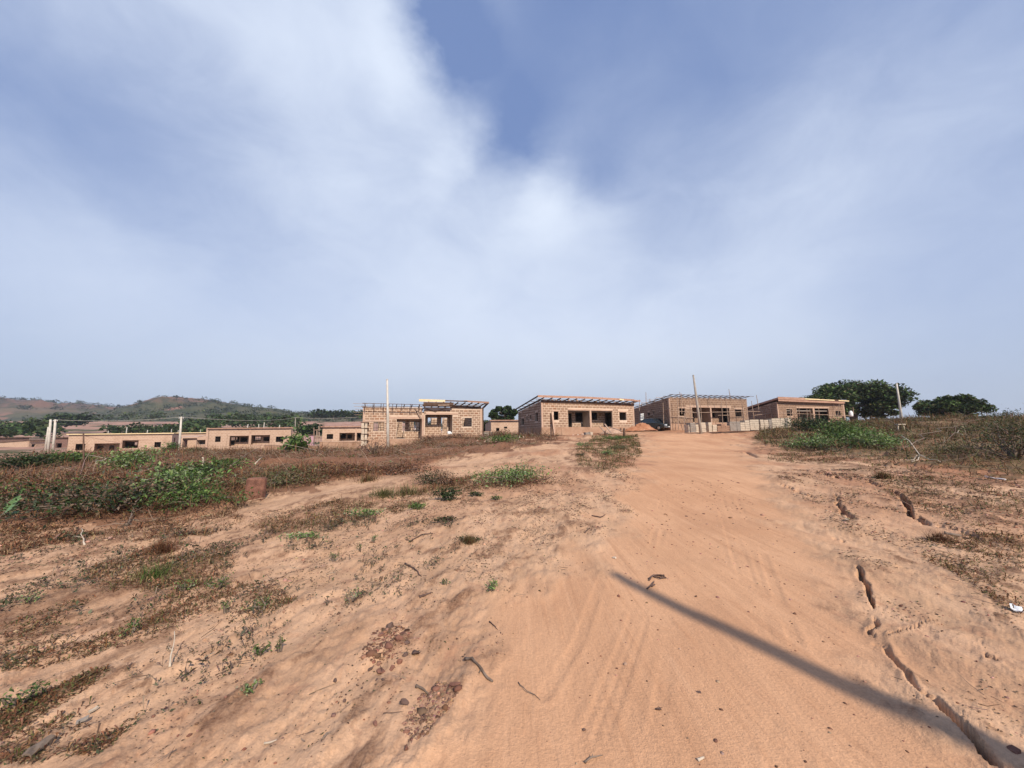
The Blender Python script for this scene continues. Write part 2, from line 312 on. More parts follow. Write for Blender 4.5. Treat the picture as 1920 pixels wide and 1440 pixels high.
# ------------------------------------------------------------------ object helpers
def tag(o, label=None, cat=None, group=None, kind=None):
    if label: o['label'] = label
    if cat: o['category'] = cat
    if group: o['group'] = group
    if kind: o['kind'] = kind
    return o
def thing(name, label, cat, loc=(0, 0, 0), group=None):
    o = bpy.data.objects.new(name, None); COL.objects.link(o); o.location = loc; o.empty_display_size = .2
    return tag(o, label, cat, group)
def link(name, me, parent=None):
    o = bpy.data.objects.new(name, me); COL.objects.link(o)
    if parent is not None:
        o.parent = parent
        w = Vector((0, 0, 0)); q = parent
        while q is not None: w += q.location; q = q.parent
        o.location = -w          # meshes are written in world coordinates
    return o
class MB:
    def __init__(s): s.v = []; s.f = []; s.uv = []; s.c = []
    def quad(s, pts, uv=None):
        i = len(s.v); s.v += [tuple(p) for p in pts]; s.f.append(tuple(range(i, i + len(pts)))); s.uv.append(uv or [(0, 0)] * len(pts))
    def prism(s, O, A, B, C):
        """box spanned by three edge vectors from corner O"""
        O = Vector(O); A = Vector(A); B = Vector(B); C = Vector(C)
        if A.cross(B).dot(C) < 0: A, B = B, A
        p = [O, O + A, O + A + B, O + B, O + C, O + A + C, O + A + B + C, O + B + C]; i = len(s.v); s.v += [tuple(q) for q in p]
        la, lb, lc = A.length, B.length, C.length
        for f, (a, b) in (((0, 3, 2, 1), (lb, la)), ((4, 5, 6, 7), (la, lb)), ((0, 1, 5, 4), (la, lc)), ((1, 2, 6, 5), (lb, lc)), ((2, 3, 7, 6), (la, lc)), ((3, 0, 4, 7), (lb, lc))):
            s.f.append(tuple(i + k for k in f)); s.uv.append([(0, 0), (a, 0), (a, b), (0, b)])
    def beam(s, p, q, w, h=None, up=(0, 0, 1)):
        p = Vector(p); q = Vector(q); h = h or w; d = q - p; up = Vector(up)
        sd_ = d.cross(up)
        if sd_.length < 1e-5: sd_ = d.cross(Vector((1, 0, 0)))
        sd_.normalize(); u2 = sd_.cross(d).normalized()
        s.prism(p - sd_ * w / 2 - u2 * h / 2, d, sd_ * w, u2 * h)
    def tube(s, pts, rads, n=6, cap=True):
        base_i = len(s.v); pts = [Vector(p) for p in pts]
        for k, p in enumerate(pts):
            d = (pts[min(k + 1, len(pts) - 1)] - pts[max(k - 1, 0)]).normalized()
            a = d.cross(Vector((.3, .1, 1))); a = a.normalized() if a.length > 1e-4 else Vector((1, 0, 0)); b = d.cross(a)
            for j in range(n):
                t = 2 * math.pi * j / n; s.v.append(tuple(p + (a * math.cos(t) + b * math.sin(t)) * rads[k]))
        for k in range(len(pts) - 1):
            for j in range(n):
                a0 = base_i + k * n + j; a1 = base_i + k * n + (j + 1) % n
                s.f.append((a0, a1, a1 + n, a0 + n)); s.uv.append([(0, 0)] * 4)
        if cap:
            s.f.append(tuple(base_i + (len(pts) - 1) * n + j for j in range(n))); s.uv.append([(0, 0)] * n)
            s.f.append(tuple(base_i + n - 1 - j for j in range(n))); s.uv.append([(0, 0)] * n)
    def build(s, name, mat, parent=None, smooth=False):
        me = bpy.data.meshes.new(name); me.from_pydata(s.v, [], s.f)
        uvl = me.uv_layers.new(name='UVMap'); uvl.data.foreach_set('uv', np.array([c for f in s.uv for c in f], dtype=np.float32).ravel())
        me.materials.append(mat)
        if smooth: me.polygons.foreach_set('use_smooth', [True] * len(me.polygons))
        me.update()
        return link(name, me, parent)
def np_mesh(name, V, Fc, mat, cols=None, smooth=False, parent=None, normals=None):
    """V (n,3), Fc (m,k) index array of one face size"""
    me = bpy.data.meshes.new(name); V = np.asarray(V, np.float32); Fc = np.asarray(Fc, np.int32); m, k = Fc.shape
    me.vertices.add(len(V)); me.vertices.foreach_set('co', V.ravel())
    me.loops.add(m * k); me.loops.foreach_set('vertex_index', Fc.ravel())
    me.polygons.add(m); me.polygons.foreach_set('loop_start', np.arange(0, m * k, k, dtype=np.int32))
    me.update(calc_edges=True)
    if smooth: me.polygons.foreach_set('use_smooth', np.ones(m, bool))
    if cols is not None:
        for nm, arr in (cols.items() if isinstance(cols, dict) else [('Col', cols)]):
            a = me.color_attributes.new(nm, 'FLOAT_COLOR', 'POINT'); arr = np.asarray(arr, np.float32)
            if arr.shape[1] == 3: arr = np.c_[arr, np.ones(len(arr), np.float32)]
            a.data.foreach_set('color', arr.ravel())
    me.materials.append(mat); me.validate()
    if normals is not None and len(me.vertices) == len(V): me.normals_split_custom_set_from_vertices(normals.astype(np.float32))
    return link(name, me, parent)

# ------------------------------------------------------------------ materials
def newmat(name):
    m = bpy.data.materials.new(name); m.use_nodes = True; nt = m.node_tree
    b = nt.nodes['Principled BSDF']; b.inputs['Specular IOR Level'].default_value = 0.2; b.inputs['Roughness'].default_value = .9
    return m, nt, b
def tnoise(nt, vec, scale, detail=4, rough=.55, dist=0):
    n = nt.nodes.new('ShaderNodeTexNoise'); n.inputs['Scale'].default_value = scale; n.inputs['Detail'].default_value = detail
    n.inputs['Roughness'].default_value = rough; n.inputs['Distortion'].default_value = dist
    if vec is not None: nt.links.new(vec, n.inputs['Vector'])
    return n
def wpos(nt): return nt.nodes.new('ShaderNodeNewGeometry').outputs['Position']
def bump(nt, b, h, strength, dist):
    n = nt.nodes.new('ShaderNodeBump'); n.inputs['Strength'].default_value = strength; n.inputs['Distance'].default_value = dist
    nt.links.new(h, n.inputs['Height']); nt.links.new(n.outputs[0], b.inputs['Normal'])
def mat_noise(name, c1, c2, scale=3.0, rough=.9, bstr=.3, bscale=30, spec=.2, metal=0, stain=None):
    m, nt, b = newmat(name); p = wpos(nt)
    n = tnoise(nt, p, scale, 6, .6); f = ramp(nt, n.outputs['Fac'], .3, .7)
    c = mixc(nt, f, c1, c2)
    if stain:
        n3 = tnoise(nt, p, scale * .35, 5, .65, 1.0); c = mixc(nt, ramp(nt, n3.outputs['Fac'], .52, .72), c, stain)
    nt.links.new(c, b.inputs['Base Color'])
    if bstr: n2 = tnoise(nt, p, bscale, 4); bump(nt, b, n2.outputs['Fac'], bstr, .02)
    b.inputs['Roughness'].default_value = rough; b.inputs['Specular IOR Level'].default_value = spec; b.inputs['Metallic'].default_value = metal
    return m
def mat_attr(name, rough=.85, trans=0.0, spec=.15, gain=1.0):
    m, nt, b = newmat(name); a = nt.nodes.new('ShaderNodeAttribute'); a.attribute_name = 'Col'
    nt.links.new(a.outputs['Color'], b.inputs['Base Color']); b.inputs['Roughness'].default_value = rough; b.inputs['Specular IOR Level'].default_value = spec
    if trans:
        t = nt.nodes.new('ShaderNodeBsdfTranslucent'); nt.links.new(a.outputs['Color'], t.inputs['Color'])
        mx = nt.nodes.new('ShaderNodeMixShader'); mx.inputs[0].default_value = trans
        o = nt.nodes['Material Output']; nt.links.new(b.outputs[0], mx.inputs[1]); nt.links.new(t.outputs[0], mx.inputs[2]); nt.links.new(mx.outputs[0], o.inputs[0])
    return m
MT = {}
MT['block'] = mat_noise('laterite_block', (.27, .17, .112), (.38, .245, .168), 2.6, bscale=40, stain=(.21, .125, .078))
MT['block2'] = mat_noise('laterite_block_red', (.28, .145, .085), (.34, .19, .115), 2.6, bscale=40, stain=(.24, .14, .09))
MT['mortar'] = mat_noise('pale_mortar', (.58, .43, .315), (.66, .50, .375), 2.0, bscale=50, stain=(.42, .27, .18))
MT['band'] = mat_noise('cast_concrete_band', (.46, .30, .215), (.55, .38, .28), 1.5, stain=(.38, .24, .17))
MT['plinth'] = mat_noise('plinth_plaster', (.36, .215, .14), (.44, .28, .19), 1.2, stain=(.27, .15, .09))
MT['soilwall'] = mat_noise('earth_stained_blockwork', (.26, .15, .10), (.34, .21, .14), 1.2, stain=(.20, .11, .07))
MT['block_dark'] = mat_noise('brown_laterite_block', (.19, .115, .075), (.29, .18, .12), 2.6, bscale=40, stain=(.16, .095, .06))
MT['mortar_dark'] = mat_noise('dusty_mortar', (.38, .26, .185), (.46, .325, .235), 2.0, bscale=50, stain=(.30, .195, .135))
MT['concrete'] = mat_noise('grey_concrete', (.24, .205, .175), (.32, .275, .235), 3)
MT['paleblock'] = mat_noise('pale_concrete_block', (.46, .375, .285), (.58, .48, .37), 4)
MT['pole'] = mat_noise('weathered_pole', (.50, .45, .38), (.62, .57, .50), 2, stain=(.40, .35, .28))
MT['poledark'] = mat_noise('grey_timber_pole', (.30, .26, .22), (.42, .37, .31), 2)
MT['timber'] = mat_noise('weathered_timber', (.085, .048, .033), (.15, .09, .062), 3, stain=(.06, .035, .024))
MT['timber_pink'] = mat_noise('reddish_sawn_timber', (.36, .20, .14), (.46, .28, .20), 3, stain=(.26, .14, .10))
MT['timber_new'] = mat_noise('fresh_sawn_timber', (.74, .56, .30), (.80, .65, .40), 2)
MT['scaff'] = mat_noise('scaffold_pole_wood', (.30, .205, .15), (.42, .30, .22), 2)
MT['steel'] = mat_noise('dark_steel_bars', (.035, .028, .024), (.06, .045, .04), 5, rough=.6)
MT['white'] = mat_noise('white_plastic', (.72, .72, .70), (.80, .80, .78), 3)
MT['rock'] = mat_noise('laterite_rock', (.13, .060, .042), (.26, .125, .085), 9, bstr=.8, bscale=45)
MT['rockdark'] = mat_noise('dark_stone', (.085, .052, .042), (.15, .095, .075), 9, bstr=.6, bscale=45)
MT['bark'] = mat_noise('tree_bark', (.10, .075, .055), (.17, .13, .10), 6)
MT['twig'] = mat_noise('dry_twig', (.12, .085, .062), (.23, .175, .135), 9)
MT['palewood'] = mat_noise('bleached_wood', (.42, .34, .25), (.55, .46, .36), 6)
MT['leaf'] = mat_attr('leaf_green', .55, .25, .35)
MT['farleaf'] = mat_attr('tree_leaf', .7, .15, .2)
MT['dry'] = mat_attr('dry_plant', .9, .12, .1)
MT['stuffy'] = mat_attr('loose_soil_bits', .95, 0, .1)
# far block walls: the courses are below a pixel, so they live in the material
def brickmat(name, c1, c2, mo):
    m, nt, b = newmat(name); uv = nt.nodes.new('ShaderNodeUVMap')
    br = nt.nodes.new('ShaderNodeTexBrick'); nt.links.new(uv.outputs[0], br.inputs['Vector']); br.inputs['Scale'].default_value = 1
    br.inputs['Brick Width'].default_value = .47; br.inputs['Row Height'].default_value = .24; br.inputs['Mortar Size'].default_value = .025
    br.inputs['Color1'].default_value = (*c1, 1); br.inputs['Color2'].default_value = (*c2, 1); br.inputs['Mortar'].default_value = (*mo, 1)
    n = tnoise(nt, wpos(nt), .8, 5, .6); c = mixc(nt, ramp(nt, n.outputs['Fac'], .45, .75, 0, .5), br.outputs['Color'], (.30, .18, .12))
    nt.links.new(c, b.inputs['Base Color']); bump(nt, b, br.outputs['Fac'], -.4, .02); return m
MT['farwall'] = brickmat('far_blockwork', (.44, .29, .20), (.50, .34, .24), (.58, .43, .32))
MT['farwall_shaded'] = brickmat('far_blockwork_shaded', (.15, .085, .07), (.19, .11, .09), (.24, .15, .12))  # darker copy of the far wall: shade painted for faces turned from the sun
m, nt, b = newmat('car_paint'); b.inputs['Base Color'].default_value = (.025, .038, .042, 1); b.inputs['Roughness'].default_value = .25; b.inputs['Specular IOR Level'].default_value = .6; b.inputs['Coat Weight'].default_value = .5; MT['car'] = m
m, nt, b = newmat('car_glass'); b.inputs['Base Color'].default_value = (.02, .028, .035, 1); b.inputs['Roughness'].default_value = .06; b.inputs['Specular IOR Level'].default_value = .8; MT['glass'] = m
m, nt, b = newmat('tyre'); b.inputs['Base Color'].default_value = (.015, .014, .013, 1); MT['tyre'] = m
m, nt, b = newmat('chrome'); b.inputs['Base Color'].default_value = (.6, .6, .6, 1); b.inputs['Metallic'].default_value = .9; b.inputs['Roughness'].default_value = .25; MT['chrome'] = m
m, nt, b = newmat('headlight_lens'); b.inputs['Base Color'].default_value = (.55, .58, .6, 1); b.inputs['Roughness'].default_value = .12; MT['lamp'] = m

def ground_material():
    m, nt, b = newmat('laterite_soil'); p = wpos(nt)
    a = nt.nodes.new('ShaderNodeAttribute'); a.attribute_name = 'Soil'; s = nt.nodes.new('ShaderNodeSeparateColor'); nt.links.new(a.outputs['Color'], s.inputs[0])
    a2 = nt.nodes.new('ShaderNodeAttribute'); a2.attribute_name = 'Cover'; s2 = nt.nodes.new('ShaderNodeSeparateColor'); nt.links.new(a2.outputs['Color'], s2.inputs[0])
    road, lit, red = s.outputs[0], s.outputs[1], s.outputs[2]; brush, field, far = s2.outputs[0], s2.outputs[1], s2.outputs[2]
    mpn = nt.nodes.new('ShaderNodeMapping'); mpn.inputs['Rotation'].default_value = (0, 0, .22); mpn.inputs['Scale'].default_value = (1, .33, 1); nt.links.new(p, mpn.inputs[0])
    n1 = tnoise(nt, mpn.outputs[0], 1.6, 8, .62, .4); n2 = tnoise(nt, mpn.outputs[0], 9, 6, .65, .3); n3 = tnoise(nt, p, 60, 3, .6); n4 = tnoise(nt, p, .35, 4, .5)
    sand = mixc(nt, ramp(nt, n1.outputs['Fac'], .35, .66), (.465, .282, .168), (.60, .375, .230))
    sand = mixc(nt, ramp(nt, n2.outputs['Fac'], .50, .72, 0, .55), sand, (.36, .20, .125))
    rs = mixc(nt, ramp(nt, n1.outputs['Fac'], .3, .7), (.54, .30, .168), (.63, .36, .205))
    rs = mixc(nt, ramp(nt, n4.outputs['Fac'], .42, .66, 0, .5), rs, (.47, .245, .132))
    rs = mixc(nt, ramp(nt, n2.outputs['Fac'], .56, .76, 0, .35), rs, (.42, .205, .11))
    mpr = nt.nodes.new('ShaderNodeMapping'); mpr.inputs['Rotation'].default_value = (0, 0, -.06); mpr.inputs['Scale'].default_value = (1, .045, 1); nt.links.new(p, mpr.inputs[0])
    nr = tnoise(nt, mpr.outputs[0], 9, 6, .7, .4); nr2 = tnoise(nt, mpr.outputs[0], 30, 4, .7)
    rs = mixc(nt, ramp(nt, nr.outputs['Fac'], .50, .68, 0, .5), rs, (.43, .225, .122)); rs = mixc(nt, ramp(nt, nr.outputs['Fac'], .46, .32, 0, .45), rs, (.66, .385, .225))
    n8 = tnoise(nt, p, 3.2, 7, .7, .6); rs = mixc(nt, ramp(nt, n8.outputs['Fac'], .55, .70, 0, .35), rs, (.41, .215, .118))
    sand = mixc(nt, ramp(nt, n8.outputs['Fac'], .53, .66, 0, .5), sand, (.36, .19, .115))
    c = mixc(nt, road, sand, rs)
    c = mixc(nt, mth(nt, 'MULTIPLY', red, .62), c, (.30, .115, .058))
    lm = mth(nt, 'MULTIPLY', lit, ramp(nt, n2.outputs['Fac'], .28, .62, .35, 1.0))
    litc = mixc(nt, ramp(nt, n3.outputs['Fac'], .35, .65), (.150, .072, .042), (.235, .130, .075))
    c = mixc(nt, mth(nt, 'MULTIPLY', lm, .88), c, litc)
    bc = mixc(nt, ramp(nt, n2.outputs['Fac'], .35, .65), (.135, .062, .035), (.235, .115, .065))
    c = mixc(nt, mth(nt, 'MULTIPLY', brush, .72), c, bc)
    fc = mixc(nt, ramp(nt, n1.outputs['Fac'], .4, .62), (.17, .095, .050), (.17, .13, .070)); c = mixc(nt, mth(nt, 'MULTIPLY', field, .8), c, fc)
    # distant land: scrub and bare cleared plots
    n5 = tnoise(nt, p, .03, 5, .6, .5); n6 = tnoise(nt, p, .11, 6, .65)
    land = mixc(nt, ramp(nt, n6.outputs['Fac'], .42, .6), (.36, .20, .14), (.44, .27, .20))
    land = mixc(nt, ramp(nt, n5.outputs['Fac'], .50, .60), land, (.09, .085, .040))
    c = mixc(nt, far, c, land)
    # grains
    v = nt.nodes.new('ShaderNodeTexVoronoi'); v.inputs['Scale'].default_value = 34; nt.links.new(p, v.inputs['Vector'])
    sp = ramp(nt, v.outputs['Distance'], .10, .17, 1, 0); nn = tnoise(nt, p, 4.5, 3); sp = mth(nt, 'MULTIPLY', sp, ramp(nt, nn.outputs['Fac'], .55, .68, 0, .75))
    sp = mth(nt, 'MULTIPLY', sp, mth(nt, 'SUBTRACT', 1.0, far))
    c = mixc(nt, sp, c, (.16, .08, .055))
    gr = ramp(nt, n3.outputs['Fac'], .3, .7, .90, 1.10, False)
    hs = nt.nodes.new('ShaderNodeHueSaturation'); nt.links.new(c, hs.inputs['Color']); nt.links.new(gr, hs.inputs['Value']); c = hs.outputs[0]
    nt.links.new(c, b.inputs['Base Color'])
    h = mth(nt, 'MULTIPLY_ADD', n2.outputs['Fac'], .8, mth(nt, 'MULTIPLY', n3.outputs['Fac'], .35))
    n7 = tnoise(nt, mpn.outputs[0], 22, 5, .7); h = mth(nt, 'MULTIPLY_ADD', n7.outputs['Fac'], mth(nt, 'MULTIPLY_ADD', road, -.55, .8), h)
    h = mth(nt, 'MULTIPLY_ADD', mth(nt, 'ADD', nr.outputs['Fac'], mth(nt, 'MULTIPLY', nr2.outputs['Fac'], .5)), mth(nt, 'MULTIPLY', road, .55), h)
    n9 = tnoise(nt, p, 150, 2, .6); h = mth(nt, 'MULTIPLY_ADD', n9.outputs['Fac'], .22, h)
    bump(nt, b, h, .62, .025); b.inputs['Roughness'].default_value = .95; b.inputs['Specular IOR Level'].default_value = .1
    return m
MT['soil'] = ground_material()
# ------------------------------------------------------------------ the ground sheet (fan grid round the camera)
def build_ground():
    # columns: dense in front, sparse behind
    pxs = np.linspace(-330, 2250, 1060); ph = np.arctan((pxs - 960) / F)
    rest = np.linspace(ph[-1], 2 * math.pi + ph[0], 50)[1:-1]
    ph = np.r_[ph, rest]; nc = len(ph)
    r = [0.25, .6, 1.0, 1.4]
    while r[-1] < 2600:
        q = r[-1]; dr = .0068 * q * (1 + q / 14) if q < 60 else q * .05
        if q < 1.6: dr = .05
        r.append(q + dr)
    r = np.array(r); nr = len(r)
    PH, Rg = np.meshgrid(ph, r); X = Rg * np.sin(PH); Y = Rg * np.cos(PH)
    Z, mk = ground_z(X, Y); road, path, lit, red, brush, field, far = mk
    V = np.c_[X.ravel(), Y.ravel(), Z.ravel()]
    i = np.arange(nr - 1)[:, None] * nc; j = np.arange(nc)[None]; j2 = (j + 1) % nc
    Fq = np.stack([i + j, i + j2, i + nc + j2, i + nc + j], -1).reshape(-1, 4)
    Fq = Fq[:, ::-1]
    # vertex normals from the whole sheet so that the pieces join without a seam
    n = np.zeros_like(V); a, b_, c, d = (V[Fq[:, k]] for k in range(4)); fn = np.cross(c - a, d - b_)
    fn /= np.linalg.norm(fn, axis=1)[:, None] + 1e-12
    for k in range(4):
        for ax in range(3): n[:, ax] += np.bincount(Fq[:, k], weights=fn[:, ax], minlength=len(V))
    n /= np.linalg.norm(n, axis=1)[:, None] + 1e-12
    if n[:, 2].mean() < 0: n = -n; Fq = Fq[:, ::-1]
    soil = np.c_[road.ravel(), lit.ravel(), red.ravel(), np.ones(road.size)]; cover = np.c_[brush.ravel(), field.ravel(), far.ravel(), np.ones(road.size)]
    cen = V[:, 2][Fq[:, 0]] * 0
    rm = road.ravel()[Fq].mean(1) > .5; pm = (path.ravel()[Fq].mean(1) > .5) & ~rm
    for nm, sel in (('ground', ~rm & ~pm), ('dirt_road', rm), ('dirt_path', pm)):
        f = Fq[sel]; u, inv = np.unique(f, return_inverse=True); f = inv.reshape(f.shape)
        o = np_mesh(nm, V[u], f, MT['soil'], {'Soil': soil[u], 'Cover': cover[u]}, True, None, n[u]); tag(o, kind='structure')
build_ground()
def surf(xs, ys):
    xs = np.atleast_1d(np.asarray(xs, float)); ys = np.atleast_1d(np.asarray(ys, float)); return ground_z(xs, ys)[0]
def at(px, py):
    p = hit(px, py); p.z = float(surf(p.x, p.y)[0]); return p

# ------------------------------------------------------------------ distant hills
def interp_pts(pts, x): return np.interp(x, [p[0] for p in pts], [p[1] for p in pts])
def hill_material():
    m, nt, b = newmat('scrub_hillside'); p = wpos(nt)
    n1 = tnoise(nt, p, .006, 6, .6, .6); n2 = tnoise(nt, p, .03, 6, .7); n3 = tnoise(nt, p, .012, 5, .6)
    c = mixc(nt, ramp(nt, n2.outputs['Fac'], .40, .60), (.045, .055, .026), (.095, .088, .045))
    c = mixc(nt, ramp(nt, n3.outputs['Fac'], .60, .68), c, (.27, .14, .095))
    c = mixc(nt, ramp(nt, n1.outputs['Fac'], .55, .65), c, (.16, .115, .07))
    sx = nt.nodes.new('ShaderNodeSeparateXYZ'); nt.links.new(p, sx.inputs[0]); top = mth(nt, 'MULTIPLY', ramp(nt, sx.outputs['Z'], 48, 62), ramp(nt, n2.outputs['Fac'], .40, .55, .2, .9))
    c = mixc(nt, top, c, (.20, .105, .07))
    nt.links.new(c, b.inputs['Base Color']); bump(nt, b, n2.outputs['Fac'], 1.0, 6); return m
MT['hill'] = hill_material()
def hill(name, px0, px1, sky_pts, base_py, d0, d1, seed):
    nu, nv = 220, 46; u = np.linspace(px0, px1, nu); t = np.linspace(0, 1.35, nv); T, U = np.meshgrid(t, u, indexing='ij')
    D1 = interp_pts(d1, U) if isinstance(d1, list) else np.full(U.shape, float(d1)); D0 = d0
    Yd = D0 + (D1 - D0) * T; X = (U - 960) / 727 * Yd
    Hy = 812 - .012 * (U - 960)
    zb = CAMZ + (Hy - base_py) * D0 / 727; zr = CAMZ + (Hy - interp_pts(sky_pts, U)) * D1 / 727
    prof = np.where(T <= 1, (T ** .8) * (1.0), 1 - (T - 1) * 1.6)
    Z = zb + (zr - zb) * prof; amp = (zr - zb) * .22
    Z += amp * fbm(X / 90 + seed, Yd / 90, 4) * np.clip(1 - np.abs(T - .5) * 1.9, 0, 1)
    Z += np.where(T > .9, 1, .5) * 1.3 * fbm(X / 14 + seed, Yd / 14, 3)
    V = np.c_[X.ravel(), Yd.ravel(), Z.ravel()]; i = np.arange(nv - 1)[:, None] * nu; j = np.arange(nu - 1)[None]
    Fq = np.stack([i + j, i + j + 1, i + nu + j + 1, i + nu + j], -1).reshape(-1, 4)
    o = np_mesh(name, V, Fq, MT['hill'], None, True); tag(o, kind='structure')
    def zat(pxv, tv):
        ti = np.clip(tv / 1.35 * (nv - 1), 0, nv - 1).astype(int); ui = np.clip((pxv - px0) / (px1 - px0) * (nu - 1), 0, nu - 1).astype(int)
        return X[ti, ui], Yd[ti, ui], Z[ti, ui]
    return zat
hA = hill('far_ridge', -420, 330, [(-420, 740), (-100, 745), (0, 748), (60, 751), (100, 757), (135, 755), (200, 762), (250, 767), (330, 775)], 802, 470, 1000, 3)
hB = hill('hill', 170, 860, [(170, 790), (215, 767), (245, 757), (282, 747), (320, 743), (372, 748), (430, 757), (500, 766), (560, 774), (600, 781), (640, 779), (690, 781), (760, 790), (860, 806)], 803, 380, [(170, 760), (320, 720), (560, 560), (640, 500), (860, 450)], 8)
# ------------------------------------------------------------------ houses
class Fac:
    def __init__(s, px0, d0, px1, d1, back=None, depth=8.0, pyref=800, backr=None):
        a = P(px0, pyref, d0); b = P(px1, pyref, d1); s.O = Vector((a.x, a.y, 0)); v = Vector((b.x - a.x, b.y - a.y, 0)); s.L = v.length; s.U = v.normalized()
        if back: c = P(back[0], pyref, back[1]); w = Vector((c.x - a.x, c.y - a.y, 0)); s.D = w.length; s.V = w.normalized()
        elif backr: c = P(backr[0], pyref, backr[1]); w = Vector((c.x - b.x, c.y - b.y, 0)); s.D = w.length; s.V = w.normalized()
        else: s.V = Vector((-s.U.y, s.U.x, 0)); s.D = depth
        s.n = Vector((s.U.y, -s.U.x, 0)); s.nu = s.V.orthogonal() ; s.ang = math.atan2(s.U.y, s.U.x)
    def pt(s, u, v, z): return s.O + s.U * u + s.V * v + Vector((0, 0, z))
    def loc(s, px, py, v=0.0):
        o = s.O + s.V * v; r = ray(px, py); k = (o.x * s.n.x + o.y * s.n.y) / (r.x * s.n.x + r.y * s.n.y)
        q = Vector((r.x * k, r.y * k, CAMZ + r.z * k)); return (q.xy - o.xy).dot(s.U.xy), q.z
    def rect(s, cv, x0, y0, x1, y1, v=0.0):
        a = [s.loc(*cv(x, y), v) for x in (x0, x1) for y in (y0, y1)]
        u0 = (a[0][0] + a[1][0]) / 2; u1 = (a[2][0] + a[3][0]) / 2; z1 = (a[0][1] + a[2][1]) / 2; z0 = (a[1][1] + a[3][1]) / 2
        return u0, u1, z0, z1
    def sideloc(s, px, py):   # on the left side wall: (v, z)
        m = Vector((s.V.y, -s.V.x, 0)); r = ray(px, py); k = (s.O.x * m.x + s.O.y * m.y) / (r.x * m.x + r.y * m.y)
        q = Vector((r.x * k, r.y * k, CAMZ + r.z * k)); return (q.xy - s.O.xy).dot(s.V.xy), q.z
def zoomer(ox, oy, sc): return lambda x, y: (ox + x / sc, oy + y / sc)

def panel(mb, O, A, L, z0, za, zb, ops, T):
    """wall with real openings: origin O, unit direction A, length L, top falling from za to zb, thickness vector T"""
    us = sorted({0.0, L} | {max(0, min(L, x)) for o in ops for x in o[:2]}); ztop = max(za, zb) + 9
    zs = sorted({z0, ztop} | {x for o in ops for x in o[2:4] if z0 < x})
    top = lambda u: za + (zb - za) * u / L
    Z = lambda u, z: top(u) if z == ztop else min(z, top(u))
    pt = lambda u, z, t=0: O + A * u + T * t + Vector((0, 0, Z(u, z)))
    nu, nz = len(us) - 1, len(zs) - 1
    solid = [[not any(o[0] < (us[i] + us[i + 1]) / 2 < o[1] and o[2] < (zs[j] + min(zs[j + 1], za + 1)) / 2 < o[3] for o in ops) for j in range(nz)] for i in range(nu)]
    for i in range(nu):
        for j in range(nz):
            if not solid[i][j]: continue
            a, b, c, d = us[i], us[i + 1], zs[j], zs[j + 1]
            q = [(a, c), (b, c), (b, d), (a, d)]; uv = [(x, Z(x, y)) for x, y in q]
            mb.quad([pt(x, y) for x, y in q], uv); mb.quad([pt(x, y, 1) for x, y in reversed(q)], uv[::-1])
            for (di, dj, e) in ((-1, 0, ((a, d), (a, c))), (1, 0, ((b, c), (b, d))), (0, -1, ((a, c), (b, c))), (0, 1, ((b, d), (a, d)))):
                ii, jj = i + di, j + dj
                if 0 <= ii < nu and 0 <= jj < nz and solid[ii][jj]: continue
                (p, q_), (r_, s_) = e; mb.quad([pt(r_, s_), pt(p, q_), pt(p, q_, 1), pt(r_, s_, 1)], [(0, 0), (.5, 0), (.5, .2), (0, .2)])
BL, BH, PL, PH_ = .425, .195, .475, .245
_bm = {}
def brick_mesh(key, mat, ln=BL):
    if key not in _bm:
        mb = MB(); c = .012; l, h, t = ln / 2, BH / 2, .022
        # front face slightly bevelled
        F0 = [(-l, t, -h), (l, t, -h), (l, t, h), (-l, t, h)]; F1 = [(-l + c, -t + .012, -h + c), (l - c, -t + .012, -h + c), (l - c, -t + .012, h - c), (-l + c, -t + .012, h - c)]
        mb.v = F0 + F1; mb.f = [(4, 5, 6, 7)] + [(k, (k + 1) % 4, 4 + (k + 1) % 4, 4 + k) for k in range(4)] + [(3, 2, 1, 0)]; mb.uv = [[(0, 0)] * 4] * 6
        me = bpy.data.meshes.new('brick'); me.from_pydata(mb.v, [], mb.f); me.materials.append(mat); _bm[key] = me
    return _bm[key]
def lay_bricks(O, A, L, z0, za, zb, ops, outn, rng, top_gap=.03, ends=(0, 0)):
    """running bond: list of (u0, u1, zc, full)"""
    res = []; k = 0; z = z0 + .03
    while z + BH < max(za, zb) - top_gap:
        off = (PL / 2 if k % 2 else 0) ; u = ends[0] - off
        while u < L - ends[1]:
            segs = [(max(u, ends[0] + .02), min(u + BL, L - ends[1] - .02))]
            for o in ops:
                if z + BH > o[2] - .02 and z < o[3] + .02:
                    ns = []
                    for a, b in segs:
                        if b <= o[0] - .03 or a >= o[1] + .03: ns.append((a, b)); continue
                        if a < o[0] - .03: ns.append((a, o[0] - .03))
                        if b > o[1] + .03: ns.append((o[1] + .03, b))
                    segs = ns
            for a, b in segs:
                if b - a < .09: continue
                if z + BH > za + (zb - za) * ((a + b) / 2) / L - top_gap: continue
                res.append((a, b, z + BH / 2, abs(b - a - BL) < .002))
            u += PL
        z += PH_; k += 1
    return res
